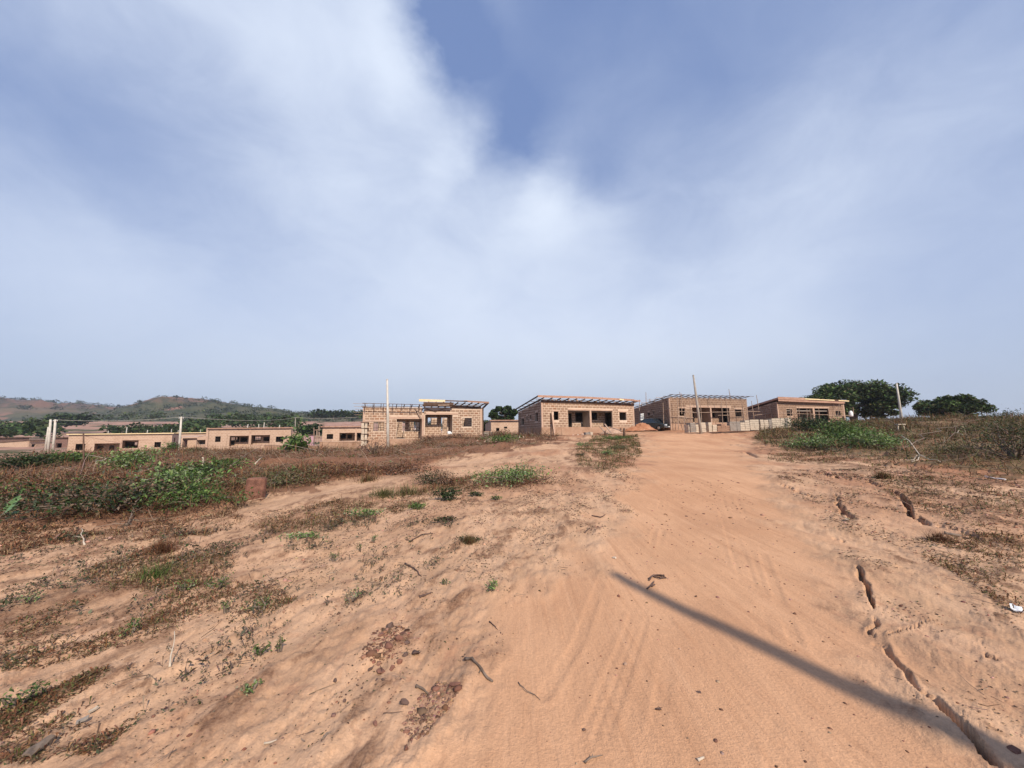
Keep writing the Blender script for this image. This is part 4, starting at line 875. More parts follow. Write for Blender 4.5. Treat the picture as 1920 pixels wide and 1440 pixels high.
# ---- far houses, walls textured by course (their blocks are two or three pixels)
def far_house(label, cv, x0, d0, x1, d1, top, floor, ops, inner=(), bands=(), cols=(), back=None, depth=8, mat='farwall', roofmat='timber_pink', posts=(), slope=-.35, gr=True, geo=False, backr=None):
    p0 = cv(x0, floor); p1 = cv(x1, floor); f = Fac(p0[0], d0, p1[0], d1, back, depth, p0[1], backr)
    root = thing('brick_house', label, 'house', f.pt(0, 0, gz(*f.pt(0, 0, 0).xy)), 'unfinished block houses')
    zt = f.loc(*cv((x0 + x1) / 2, top))[1]; zfl = f.loc(*cv((x0 + x1) / 2, floor))[1]; R = f.rect
    zt0 = f.loc(*cv(x0, top))[1]
    unit(root, f, zt, zt + slope, zfl, groundmin(f), [(*R(cv, *o[:4]), o[4]) for o in ops], geo=geo, bands=[R(cv, *b) for b in bands], cols=[R(cv, *b) for b in cols], inner=[R(cv, *b, 1.6) for b in inner], seed=int(x0 + 9), wallmat=MT[mat] if not geo else None, gr=gr, backops=[(.15, .25, .9, 2), (.5, .58, .9, 2.)], plinth=False)
    mb = MB(); mb.prism(f.pt(-.25, -.3, zt + .004), f.U * (f.L + .5), f.V * .12, (0, 0, .14)); mb.build('fascia_board', MT[roofmat], root)
    rafters(root, f, 9, zt + .12, zt + slope + .1, .1, f.L - .1, .25, .25, purl=3)
    for (x, y) in posts:
        a = f.loc(*cv(x, y), 2.0); mb = MB(); mb.tube([f.pt(a[0] - .05, 2.0, zt - .6), f.pt(a[0], 2.0, a[1])], [.07, .06], 6); mb.build('roof_post', MT['pole'], root)
    return root, f
cA = zoomer(100, 760, 6.4)
hA_, fA = far_house('long pale block house at the left with a thin white roof edge and posts', cA, 160, 60, 1408, 62, 348, 560,
   [(265, 462, 380, 542, 'hole'), (490, 455, 795, 565, 'veranda'), (828, 418, 1020, 515, 'veranda'), (1212, 440, 1290, 505, 'window')],
   inner=[(500, 490, 600, 560), (672, 480, 728, 540), (865, 440, 1010, 515)], bands=[(490, 438, 815, 456), (830, 404, 1180, 418)], cols=[(797, 370, 825, 575)], roofmat='timber_new', posts=[(662, 305), (885, 262), (1132, 295)], backr=(337, 69))
cB = zoomer(380, 760, 6.4)
hB_, fB = far_house('block house with a flat top and dark veranda in front of the green hillside', cB, 62, 58, 1052, 59, 280, 495,
   [(150, 372, 215, 440, 'window'), (322, 368, 555, 490, 'veranda'), (582, 358, 805, 470, 'veranda'), (878, 375, 970, 440, 'window')],
   inner=[(400, 378, 440, 440), (452, 382, 540, 440), (612, 372, 700, 430), (730, 380, 800, 430), (330, 380, 385, 480)], bands=[(318, 352, 555, 366), (582, 345, 808, 357)], cols=[(556, 280, 580, 465), (38, 270, 66, 500), (1040, 290, 1058, 430)], posts=[(545, 225), (675, 225), (740, 205), (925, 235)], backr=(546, 66))
hC_, fC = far_house('small block house with a low wall in front, just left of the stepped house', cB, 1432, 56, 2010, 58, 262, 430,
   [(1488, 345, 1565, 405, 'window'), (1640, 330, 1828, 425, 'veranda'), (1848, 330, 1960, 425, 'veranda')], inner=[(1645, 340, 1720, 400), (1735, 350, 1790, 400), (1855, 335, 1900, 400)], bands=[(1636, 318, 1900, 330)], cols=[(1828, 265, 1846, 430)], posts=[])
cD = zoomer(920, 700, 6.4)
hD_, fD = far_house('low plain block house seen between the stepped and the two-veranda house', cD, 5, 60, 420, 61, 570, 690,
   [(65, 655, 105, 700, 'hole'), (160, 640, 200, 662, 'hole')], posts=[])
cE = zoomer(100, 760, 6.4)
hE_, fE = far_house('low block house behind the long pale one, short posts on its roof', cE, 1240, 78, 1870, 79, 335, 470,
   [(1400, 400, 1500, 440, 'hole'), (1715, 415, 1830, 470, 'veranda')], inner=[(1730, 425, 1760, 465)], roofmat='timber_new', posts=[(1420, 285), (1500, 300), (1768, 290)])
cL = zoomer(0, 720, 6.4)
hF_, fF = far_house('dark reddish block house low at the left edge of the view', cL, -260, 78, 335, 84, 650, 745, [(-120, 715, 60, 750, 'hole'), (70, 718, 160, 750, 'hole')], mat='farwall_shaded', roofmat='timber', gr=False)
hG_, fG = far_house('small pinkish block house beside the group of three poles at the left', cL, 340, 80, 545, 83, 685, 760, [(380, 722, 425, 757, 'hole')], mat='farwall', roofmat='timber', gr=False, depth=6)
hH_, fH = far_house('dark open block house between the three poles and the long pale house', cL, 655, 76, 800, 77, 650, 772, [(670, 710, 740, 770, 'hole')], mat='farwall_shaded', roofmat='timber', gr=False, depth=7)
# lean-to with a sloping pale roof sheet behind the tall pole
p0 = P(*cE(1555, 470), 70); sh = thing('lean_to_shed', 'small lean-to with a tilted pale roof sheet beside the tall pole at the left', 'shed', p0)
f = Fac(cE(1555, 0)[0], 70, cE(1720, 0)[0], 70.5, None, 3, 822); za_ = f.loc(*cE(1600, 395))[1]; zb_ = gz(*f.pt(0, 0, 0).xy) - .3
mb = MB(); panel(mb, f.pt(0, 0, 0), f.U, f.L, zb_, za_, za_, [(f.L * .05, f.L * .35, zb_ + .6, za_ - .3)], f.V * .2); mb.build('wall', MT['farwall'], sh)
mb = MB(); panel(mb, f.pt(0, .2, 0), f.V, 2.8, zb_, za_, za_, [], f.U * .2); mb.build('wall', MT['farwall_shaded'], sh)  # side wall takes the darker blockwork, its shade painted in
mb = MB(); mb.prism(f.pt(-1.0, -.6, za_ + .05), f.U * (f.L + 1.4) + Vector((0, 0, .1)), f.V * 3.6 + Vector((0, 0, .35)), (0, 0, .06)); mb.build('roof_sheet', MT['band'], sh)
# pink hut and timber frame between the two far houses
p0 = P(*cB(1240, 430), 72); hut = thing('hut', 'tiny pinkish hut seen in the gap between the two far block houses', 'hut', p0)
m_ = mat_noise('faded_pink_render', (.40, .24, .27), (.48, .30, .33), 2); f = Fac(cB(1240, 0)[0], 72, cB(1330, 0)[0], 72.5, None, 4, 822); zb_ = gz(*f.pt(0, 0, 0).xy) - .3; za_ = f.loc(*cB(1280, 358))[1]
mb = MB(); panel(mb, f.pt(0, 0, 0), f.U, f.L, zb_, za_, za_, [(f.L * .3, f.L * .5, za_ - .9, za_ - .3)], f.V * .15); mb.build('wall', m_, hut)
mb = MB(); panel(mb, f.pt(f.L, .16, 0), f.V, 3.7, zb_, za_, za_, [], -f.U * .15); mb.build('wall', m_, hut)
mb = MB(); mb.prism(f.pt(-.2, -.2, za_ + .01), f.U * (f.L + .4), f.V * 4.2, (0, 0, .08)); mb.build('roof', MT['timber'], hut)
fr = thing('timber_frame', 'rickety open timber frame standing between the two far block houses', 'frame', P(*cB(1120, 440), 62))
for (x0, y0, x1, y1) in [(1075, 330, 1080, 445), (1105, 340, 1110, 445), (1135, 330, 1130, 445), (1150, 345, 1160, 440), (1075, 335, 1155, 330), (1180, 350, 1185, 430), (1200, 375, 1205, 430), (1075, 380, 1150, 385), (1335, 270, 1338, 450), (1370, 290, 1372, 450), (1335, 300, 1420, 285), (1340, 370, 1420, 380), (1395, 250, 1398, 440)]:
    a = P(*cB(x0, y0), 61 + random.uniform(-1, 1)); b = P(*cB(x1, y1), 61); mb = MB(); mb.beam(a, b, .12, .1); mb.build('post', MT['scaff'], fr)
# low yard walls
def low_wall(label, pts, h, mat, th=.22):
    o = MB(); 
    for (a, b) in zip(pts[:-1], pts[1:]):
        za_, zb_ = gz(a.x, a.y) - .4, gz(b.x, b.y) - .4; d = Vector((b.x - a.x, b.y - a.y, 0)); n = Vector((-d.y, d.x, 0)).normalized() * th
        i = len(o.v); v = [(a.x, a.y, za_), (b.x, b.y, zb_), (b.x + n.x, b.y + n.y, zb_), (a.x + n.x, a.y + n.y, za_)]; t = [(x, y, (a.z if k in (0, 3) else b.z)) for k, (x, y, z) in enumerate(v)]
        o.v += v + t; L = d.length; o.f += [(i, i + 1, i + 5, i + 4), (i + 1, i + 2, i + 6, i + 5), (i + 2, i + 3, i + 7, i + 6), (i + 3, i, i + 4, i + 7), (i + 4, i + 5, i + 6, i + 7)]; o.uv += [[(0, 0), (L, 0), (L, 1), (0, 1)]] * 5
    root = thing('yard_wall', label, 'wall', pts[0]); o.build('wall', MT[mat], root)
    c = MB()
    for (a, b) in zip(pts[:-1], pts[1:]):
        c.beam(a + Vector((0, .1, .03)), b + Vector((0, .1, .03)), th + .06, .06)
    c.build('coping', MT['band'], root)
low_wall('low plastered yard wall with a pale coping in front of the small house by the stepped one', [P(*cB(1405, 440), 50), P(*cB(1640, 438), 50.5), P(*cB(1925, 440), 50)], .8, 'plinth')
low_wall('low pale yard wall behind the leafy shrub in front of the flat-topped house', [P(*cB(740, 480), 51), P(*cB(1030, 482), 50.5), P(*cB(1370, 490), 50)], .6, 'plinth')
low_wall('short grey yard wall at the right corner of the stepped house', [P(907, 810, 45), P(924, 810, 45.5)], .6, 'concrete')
# ------------------------------------------------------------------ vegetation generators
def col_var(n, cols, jit=.18, rng=RNG, w=None):
    c = np.array(cols)[rng.choice(len(cols), n, p=w)]; return np.clip(c * (1 + rng.normal(0, jit, (n, 1))) * (1 + rng.normal(0, jit * .35, (n, 3))), .005, .9)
def unit_rows(v): return v / (np.linalg.norm(v, axis=1)[:, None] + 1e-9)
def leaves(C, size, cols, up=.5, rng=RNG, jit=.2, aspect=.42, sizej=.3, drop=None):
    """one folded pointed leaf (2 tris) at every point of C"""
    n = len(C); nrm_ = rng.normal(size=(n, 3)); nrm_[:, 2] = np.abs(nrm_[:, 2]) + up; nrm_ = unit_rows(nrm_)
    a = rng.normal(size=(n, 3)); a -= (a * nrm_).sum(1)[:, None] * nrm_; a = unit_rows(a); b = np.cross(nrm_, a)
    s = (size * np.clip(1 + rng.normal(0, sizej, n), .4, 2))[:, None]
    base_ = C - a * s * .5; tip = C + a * s * .5 - nrm_ * s * .12; l = C + b * s * aspect * .5 + nrm_ * s * .06; r = C - b * s * aspect * .5 + nrm_ * s * .06
    V = np.stack([base_, r, tip, l], 1).reshape(-1, 3); Fc = (np.arange(n)[:, None] * 4 + np.array([[0, 1, 2, 3]])); c = np.repeat(col_var(n, cols, jit, rng), 4, 0)
    return V, Fc, c
def blades(B, h, w, cols, lean=.5, rng=RNG, jit=.2, hj=.35):
    """thin bent blades from root points B: two quads each collapsed to one quad + tip"""
    n = len(B); az = rng.random(n) * 2 * np.pi; ln = np.abs(rng.normal(lean, lean * .6, n)); H = (h * np.clip(1 + rng.normal(0, hj, n), .3, 2.2))
    d = np.c_[np.cos(az) * ln, np.sin(az) * ln, np.ones(n)]; d = unit_rows(d); side = np.c_[-np.sin(az + rng.normal(0, .8, n)), np.cos(az), np.zeros(n)]; side = unit_rows(side) * (w / 2)
    mid = B + d * (H * .55)[:, None]; d2 = d.copy(); d2[:, 2] -= rng.random(n) * 1.0; d2 = unit_rows(d2); tip = mid + d2 * (H * .5)[:, None]
    V = np.stack([B - side, B + side, mid + side * .8, mid - side * .8, tip + side * .25, tip - side * .25], 1).reshape(-1, 3)
    i = np.arange(n)[:, None] * 6; Fc = np.concatenate([i + np.array([[0, 1, 2, 3]]), i + np.array([[3, 2, 4, 5]])]); c = np.repeat(col_var(n, cols, jit, rng), 6, 0)
    return V, Fc, c
def merge(parts):
    V = []; Fc = []; C = []; o = 0
    for v, f, c in parts: V.append(v); Fc.append(f + o); C.append(c); o += len(v)
    return np.concatenate(V), np.concatenate(Fc), np.concatenate(C)
GREEN = [(.075, .125, .028), (.10, .16, .035), (.055, .095, .025), (.13, .19, .05)]
DKGREEN = [(.035, .055, .018), (.05, .075, .022), (.028, .042, .016)]
OLIVE = [(.10, .10, .035), (.13, .115, .045), (.075, .085, .03), (.15, .12, .06)]
BROWN = [(.17, .075, .038), (.13, .058, .032), (.21, .10, .05), (.10, .050, .030), (.24, .14, .075)]
STRAW = [(.30, .20, .11), (.22, .14, .075), (.36, .26, .16)]
def scatter(poly, n, rng=RNG, dens=None, ymax=200):
    """random ground points inside the land seen through a pixel outline"""
    w = [hit(x, y) for x, y in poly]; x0, x1 = min(p.x for p in w), max(p.x for p in w); y0, y1 = min(p.y for p in w), min(ymax, max(p.y for p in w))
    out = []; tot = 0; tries = 0
    while tot < n and tries < 60:
        X = rng.uniform(x0, x1, 20000); Y = rng.uniform(y0, y1, 20000); Z = base(X, Y); px, py = proj(X, Y, Z); m = inpoly(px, py, poly)
        if dens is not None: m &= rng.random(len(X)) < dens(X, Y)
        out.append(np.c_[X[m], Y[m]]); tot += m.sum(); tries += 1
    o = np.concatenate(out)[:n]; return np.c_[o, surf(o[:, 0], o[:, 1])]
def bush(label, px, py, w, h, kind='green', n=900, leaf=.07, group='bushes on the cleared land', name='bush', twigs=9, spread=1.0, seed=1, mix=None, flat=False):
    """w, h in metres; stems rise from the root, leaves cluster round their ends"""
    rng = np.random.default_rng(seed * 77 + int(px)); p = at(px, py); root = thing(name, label, 'bush' if name != 'cut_branch' else 'branch', p, group)
    st = MB(); ends = []
    for k in range(twigs):
        a = rng.random() * 2 * math.pi; rr = rng.uniform(.25, 1) * w / 2; hh = h * rng.uniform(.35, 1) * (1 - .35 * (2 * rr / w) ** 2)
        if flat: hh = h * rng.uniform(.1, .7)
        e = p + Vector((math.cos(a) * rr, math.sin(a) * rr * spread, hh)); e.z = max(e.z, gz(e.x, e.y) + .05 + .3 * hh)
        m = p.lerp(e, .5) + Vector((rng.normal(0, .06) * w, rng.normal(0, .06) * w, .1 * h)); t = .012 + .006 * w
        st.tube([p - Vector((0, 0, .05)), m, e], [t, t * .7, t * .3], 4, False); ends += [m, e, m.lerp(e, .5)]
    st.build('stems', MT['twig'], root, True)
    E = np.array([tuple(e) for e in ends]); k = rng.choice(len(E), n); s = np.array([w * .13, w * .13 * spread, h * .16]); C = E[k] + rng.normal(size=(n, 3)) * s
    g = surf(C[:, 0], C[:, 1]); C[:, 2] = np.maximum(C[:, 2], g + .02 + rng.random(n) * .08 * h)
    pal = {'green': GREEN, 'dark': DKGREEN, 'olive': OLIVE, 'brown': BROWN, 'mixed': GREEN + BROWN, 'darkbrown': DKGREEN + [(.10, .06, .035), (.16, .10, .06)], 'bright': [(.14, .22, .05), (.20, .28, .09), (.09, .15, .035), (.26, .30, .16)]}[kind]
    V, Fc, c = leaves(C, leaf, pal, rng=rng); np_mesh('foliage', V, Fc, MT['leaf'], c, parent=root); return root
def grass_tuft(label, px, py, w, h, n, cols, group='dry tufts', seed=1, name='dry_tuft', bw=.012, cat='grass tuft', lean=.7):
    rng = np.random.default_rng(seed * 31 + int(px)); p = at(px, py); r = np.abs(rng.normal(0, .38, n)) * w / 2; a = rng.random(n) * 2 * np.pi
    B = np.c_[p.x + r * np.cos(a), p.y + r * np.sin(a), np.zeros(n)]; B[:, 2] = surf(B[:, 0], B[:, 1]) - .01
    V, Fc, c = blades(B, h, bw, cols, lean, rng); V = V - np.array(tuple(p)); o = np_mesh(name, V, Fc, MT['dry'], c); o.location = p; return tag(o, label, cat, group)

# ---- masses nobody could count
def bn(X, Y): return np.clip(.35 + 1.1 * fbm(X * .35, Y * .45, 3), .03, 1)
B = np.concatenate([scatter(BRUSH, 95000, dens=bn), scatter(BRUSH, 34000, dens=lambda X, Y: np.clip(.45 + 1.2 * fbm(X * .8, Y * .8, 3), .05, 1), ymax=15)]); r = np.hypot(B[:, 0], B[:, 1]); k = r < 9
m1 = blades(B, np.clip(.10 + r * .011, .12, .6), 1, BROWN + BROWN + BROWN + STRAW[:2] + OLIVE[:1], 2.6)
V, Fc, c = m1; w_ = np.repeat(np.clip(.002 + r * .0007, .004, .035), 6); cen = V.reshape(-1, 6, 3); ax = (cen[:, 1] - cen[:, 0]); ax = np.repeat(ax, 6, 0)
sgn = np.tile([-.5, .5, .4, -.4, .12, -.12], len(B))[:, None]; V = V + ax * sgn * (w_[:, None] - 1)
o = np_mesh('dry_brush', V, Fc, MT['dry'], c); tag(o, 'matted reddish brown dead brush on the cleared ground left of the path', 'brush', kind='stuff')
def widen(m, r, k0=.002, k1=.0008, lo=.003, hi=.035):
    V, Fc, c = m; n = len(r); cen = V.reshape(-1, 6, 3); ax = np.repeat(cen[:, 1] - cen[:, 0], 6, 0); w_ = np.repeat(np.clip(k0 + r * k1, lo, hi), 6)
    sgn = np.tile([-.5, .5, .4, -.4, .12, -.12], n)[:, None]; return V + ax * sgn * (w_[:, None] - 1), Fc, c
B = scatter(FIELD, 70000, dens=bn, ymax=48); r = np.hypot(B[:, 0], B[:, 1]); V, Fc, c = widen(blades(B, np.clip(.08 + r * .011, .1, .5), 1, OLIVE + BROWN + STRAW[:2] + OLIVE, 2.2), r)
o = np_mesh('dry_grass', V, Fc, MT['dry'], c); tag(o, 'low dry olive and brown grass covering the rise right of the road', 'grass', kind='stuff')
# leafy scraps inside both masses
B = scatter(BRUSH, 9000, dens=lambda X, Y: np.clip(fbm(X * .25 + 9, Y * .3, 3) * 1.2 - .1, 0, 1)); B[:, 2] += RNG.random(len(B)) * .18; V, Fc, c = leaves(B, np.clip(.03 + np.hypot(B[:, 0], B[:, 1]) * .004, .04, .16), OLIVE + GREEN[:2] + BROWN[:2])
B2 = scatter(FIELD, 5000, dens=lambda X, Y: np.clip(fbm(X * .25 + 4, Y * .3, 3) * 1.2 - .1, 0, 1), ymax=45); B2[:, 2] += RNG.random(len(B2)) * .2; q = leaves(B2, np.clip(.04 + np.hypot(B2[:, 0], B2[:, 1]) * .004, .05, .2), OLIVE + DKGREEN)
V, Fc, c = merge([(V, Fc, c), q]); o = np_mesh('leaf_scraps', V, Fc, MT['leaf'], c); tag(o, 'scattered green and brown leaf scraps among the dead brush', 'leaves', kind='stuff')
# foreground dry patches, in the litter zones
parts = []
for poly, n, h, cols, ln in [
    ([(150,1075),(230,1040),(330,1015),(430,1020),(440,1060),(380,1100),(250,1125),(160,1110)], 3800, .06, OLIVE + BROWN + BROWN + STRAW[:1], 2.8),
    ([(460,985),(600,945),(760,925),(900,885),(1000,880),(960,905),(840,930),(700,965),(560,1005)], 7500, .09, BROWN + BROWN + OLIVE + STRAW[:1], 2.6),
    ([(1080,850),(1110,822),(1195,815),(1205,850),(1190,872),(1130,886),(1085,880)], 8000, .14, OLIVE + OLIVE + BROWN[:3], 2.2),
    ([(0,1180),(180,1110),(330,1090),(520,1090),(560,1130),(380,1180),(150,1230),(0,1260)], 5200, .035, OLIVE + BROWN + BROWN, 2.),
    ([(0,1330),(180,1250),(330,1270),(200,1400),(0,1440)], 3000, .03, BROWN + BROWN + OLIVE, 2.4),
    ([(1640,905),(1760,890),(1920,930),(1920,1010),(1800,980),(1680,940)], 2800, .06, BROWN + OLIVE, 2.4),
    ([(1680,1010),(1800,1000),(1920,1000),(1920,1160),(1860,1120),(1760,1060)], 3600, .035, BROWN + OLIVE[:2], 2.4),
    ([(1440,850),(1600,850),(1760,872),(1920,898),(1920,915),(1740,890),(1560,870),(1440,865)], 3500, .10, BROWN + OLIVE, 2.4),
    ([(0,985),(240,990),(440,960),(470,985),(330,1010),(100,1030),(0,1040)], 6000, .07, BROWN + STRAW[:1], 2.6)]:
    B = scatter(poly, n, dens=lambda X, Y: np.clip(.5 + 1.3 * fbm(X * 1.6, Y * .9, 3), .0, 1)); r = np.hypot(B[:, 0], B[:, 1]); parts.append(widen(blades(B, h, 1, cols, ln), r, .0012, .0009, .002))
V, Fc, c = merge(parts); o = np_mesh('dry_weeds', V, Fc, MT['dry'], c); tag(o, 'low withered weeds matted over the bare soil beside the road', 'weeds', kind='stuff')
# bits of litter and little clods on the open ground
ALL = [(-100,1000),(500,960),(900,900),(1200,870),(1200,1000),(950,1440),(-100,1440)]; RIGHT = [(1440,880),(1700,880),(2050,920),(2050,1440),(1780,1440),(1640,1200),(1560,1000)]
offroad = lambda X, Y: (1 - road_mask(X, Y)) * np.clip(.25 + 1.0 * fbm(X * 1.4, Y * .8, 3), .02, 1)
B = np.concatenate([scatter(ALL, 17000, dens=offroad), scatter(RIGHT, 6000, dens=offroad)]); B[:, 2] += .004; r = np.hypot(B[:, 0], B[:, 1])
V, Fc, c = leaves(B, np.clip(.006 + r * .0028, .010, .05), [(.10, .062, .040), (.16, .10, .065), (.075, .05, .035), (.22, .15, .09), (.09, .085, .04)], up=2.5, aspect=.5)
o = np_mesh('leaf_litter', V, Fc, MT['dry'], c); tag(o, 'small dead leaves and chips strewn over the bare ground', 'litter', kind='stuff')
def stones_mesh(C, S, cols, rng=RNG, squash=.65):
    ico = bmesh.new(); bmesh.ops.create_icosphere(ico, subdivisions=1, radius=1); v0 = np.array([v.co[:] for v in ico.verts]); f0 = np.array([[v.index for v in f.verts] for f in ico.faces]); ico.free()
    n = len(C); k = len(v0); V = v0[None] * (1 + rng.uniform(-.28, .28, (n, k, 1))) * (S[:, None, None] * rng.uniform(.65, 1.2, (n, 1, 3))) ; V[:, :, 2] *= squash
    a = rng.random(n) * 2 * np.pi; ca, sa = np.cos(a)[:, None], np.sin(a)[:, None]; x = V[:, :, 0] * ca - V[:, :, 1] * sa; y = V[:, :, 0] * sa + V[:, :, 1] * ca; V = np.stack([x, y, V[:, :, 2]], -1) + C[:, None]
    return V.reshape(-1, 3), (f0[None] + (np.arange(n) * k)[:, None, None]).reshape(-1, 3), np.repeat(col_var(n, cols, .2, rng), k, 0)
rd = [(1000,1440),(1200,1000),(1250,900),(1380,900),(1560,1100),(1800,1440)]
B = np.concatenate([scatter(ALL, 2600, dens=offroad), scatter(RIGHT, 1800, dens=offroad), scatter(rd, 420)]); r = np.hypot(B[:, 0], B[:, 1]); S = (.0035 + r * .0011) * RNG.lognormal(0, .4, len(B))
V, Fc, c = stones_mesh(B, np.minimum(S, .05), [(.22, .11, .07), (.14, .075, .05), (.34, .19, .13), (.40, .25, .17)]); o = np_mesh('soil_clods', V, Fc, MT['stuffy'], c); tag(o, 'small clods and pebbles on the laterite soil', 'pebbles', kind='stuff')
# gravel streak and crumbled laterite in the foreground
GR = [(770,1400),(752,1375),(765,1340),(790,1300),(820,1285),(858,1290),(862,1310),(838,1335),(820,1360),(800,1385)]
B = scatter(GR, 900); B[:, 2] -= .003; S = RNG.lognormal(math.log(.0075), .45, len(B)); V, Fc, c = stones_mesh(B, S, [(.24, .135, .085), (.32, .19, .125), (.17, .09, .06), (.20, .11, .075)]); o = np_mesh('gravel_streak', V, Fc, MT['stuffy'], c); tag(o, 'loose streak of reddish gravel at the left edge of the road', 'gravel', kind='stuff')
CRB = [(680,1215),(700,1190),(735,1175),(768,1185),(772,1205),(745,1235),(700,1250),(680,1240)]
B = scatter(CRB, 800); B[:, 2] -= .003; S = RNG.lognormal(math.log(.0075), .5, len(B)); V, Fc, c = stones_mesh(B, S, [(.19, .095, .06), (.25, .13, .085), (.12, .06, .042)]); o = np_mesh('crumbled_laterite', V, Fc, MT['stuffy'], c); tag(o, 'crumbled red laterite among the larger stones in the foreground', 'rubble', kind='stuff')

# tiny sprouts: a stem with a few leaves each
LEFTW = [(-100,1010),(300,990),(520,985),(760,960),(900,1000),(760,1120),(560,1180),(420,1290),(250,1440),(-100,1440)]
B = scatter(LEFTW, 900, dens=lambda X, Y: np.clip(.15 + 1.3 * fbm(X * 1.1 + 5, Y * .9, 3), .02, 1)); r = np.hypot(B[:, 0], B[:, 1]); n = len(B); k = 9; h = np.clip(.018 + r * .006, .02, .07) * RNG.lognormal(0, .35, n)
t = RNG.random((n, k)); ln_ = RNG.normal(0, .5, (n, 1, 2)); C = np.repeat(B[:, None], k, 1); C[:, :, 2] += t * h[:, None]; C[:, :, :2] += (ln_ * t[:, :, None] + RNG.normal(0, .35, (n, k, 2))) * h[:, None, None]
V, Fc, c = leaves(C.reshape(-1, 3), np.repeat(h * .42, k), [(.07, .075, .035), (.10, .105, .045), (.10, .065, .04), (.055, .075, .03), (.13, .085, .055)], jit=.3)
q = blades(np.repeat(B, 2, 0), np.repeat(h, 2) * 1.1, 1, [(.13, .085, .06), (.20, .13, .09)], .7); q = widen(q, np.repeat(r, 2), .0008, .0005, .001, .005)
V, Fc, c = merge([(V, Fc, c), q]); o = np_mesh('tiny_sprouts', V, Fc, MT['leaf'], c); tag(o, 'tiny sprouts and withered seedlings dotting the left foreground soil', 'seedlings', kind='stuff')
# long dead twigs lying every way
def twig_mass(B, L, r0, cols):
    n = len(B); rng = RNG; az = rng.random(n) * 2 * np.pi; el = np.abs(rng.normal(0, .28, n)); L = L * rng.lognormal(0, .4, n); d = np.c_[np.cos(az) * np.cos(el), np.sin(az) * np.cos(el), np.sin(el)]
    mid = B + d * (L * .5)[:, None] + rng.normal(0, .06, (n, 3)) * L[:, None]; e = B + d * L[:, None]; e[:, 2] += rng.normal(0, .03, n) * L; pts = np.stack([B, mid, e], 1)
    for k in range(3): pts[:, k, 2] = np.maximum(pts[:, k, 2], base(pts[:, k, 0], pts[:, k, 1]) + .03)
    s = np.c_[-np.sin(az), np.cos(az), np.zeros(n)]; up = np.array([0, 0, 1.]); off = [s, -s * .5 + up * .87, -s * .5 - up * .87]; rr = np.stack([r0, r0 * .8, r0 * .4], 1)
    V = np.stack([pts[:, k] + off[j] * rr[:, k][:, None] for k in range(3) for j in range(3)], 1).reshape(-1, 3); q = [[k * 3 + j, k * 3 + (j + 1) % 3, (k + 1) * 3 + (j + 1) % 3, (k + 1) * 3 + j] for k in range(2) for j in range(3)]
    return V, (np.arange(n)[:, None, None] * 9 + np.array(q)[None]).reshape(-1, 4), np.repeat(col_var(n, cols), 9, 0)
TW = [(.20, .13, .085), (.30, .215, .15), (.12, .075, .05), (.40, .31, .22)]
parts = []
for poly, n, L, dn in ((BRUSH, 5200, .55, bn), ([(-300,905),(0,900),(300,890),(600,885),(640,895),(520,930),(440,955),(380,972),(240,990),(100,982),(0,985),(-300,1050)], 1800, .4, bn), (FIELD, 2600, .6, bn), (ALL, 420, .12, offroad), (RIGHT, 240, .12, offroad)):
    B = scatter(poly, n, dens=dn, ymax=48); r = np.hypot(B[:, 0], B[:, 1]); parts.append(twig_mass(B, L * np.clip(.5 + r / 20, .5, 1.6), np.clip(.0012 + r * .0004, .0015, .012), TW))
V, Fc, c = merge(parts); o = np_mesh('dead_twigs', V, Fc, MT['dry'], c); tag(o, 'dead twigs strewn over the cleared land on both sides of the road', 'twigs', kind='stuff')

# ---- stones
def stone(label, px, py, s, mat='rock', flat=.6, seed=0, group=None, name='stone', sink=.25):
    """angular lump: hull of a few points, edges slightly broken"""
    p = at(px, py); bm = bmesh.new(); rg = random.Random(seed * 13 + 5); sx, sy = rg.uniform(.85, 1.3), rg.uniform(.6, 1.0)
    for k in range(15):
        v = Vector((rg.gauss(0, 1), rg.gauss(0, 1), rg.gauss(0, 1))).normalized() * rg.uniform(.8, 1.05); bm.verts.new((v.x * s * sx, v.y * s * sy, v.z * s * flat))
    r_ = bmesh.ops.convex_hull(bm, input=bm.verts); bmesh.ops.delete(bm, geom=[g for g in r_['geom_interior'] if isinstance(g, bmesh.types.BMVert)], context='VERTS')
    bmesh.ops.bevel(bm, geom=bm.edges[:], offset=s * .07, segments=1, affect='EDGES'); bmesh.ops.subdivide_edges(bm, edges=bm.edges[:], cuts=1); o1 = Vector((rg.random() * 50, 3, 9))
    for v in bm.verts: v.co += v.co.normalized() * s * .07 * mnoise.noise(v.co / s * 2.5 + o1)
    rot = Matrix.Rotation(rg.random() * 6, 3, 'Z') @ Matrix.Rotation(rg.uniform(-.3, .3), 3, 'X')
    for v in bm.verts: v.co = rot @ v.co
    me = bpy.data.meshes.new(name); bm.to_mesh(me); bm.free(); me.materials.append(MT[mat]); o = bpy.data.objects.new(name, me); COL.objects.link(o); o.location = p + Vector((0, 0, s * flat * (1 - 2 * sink) * .8)); return tag(o, label, 'stone', group or 'laterite stones beside the road')
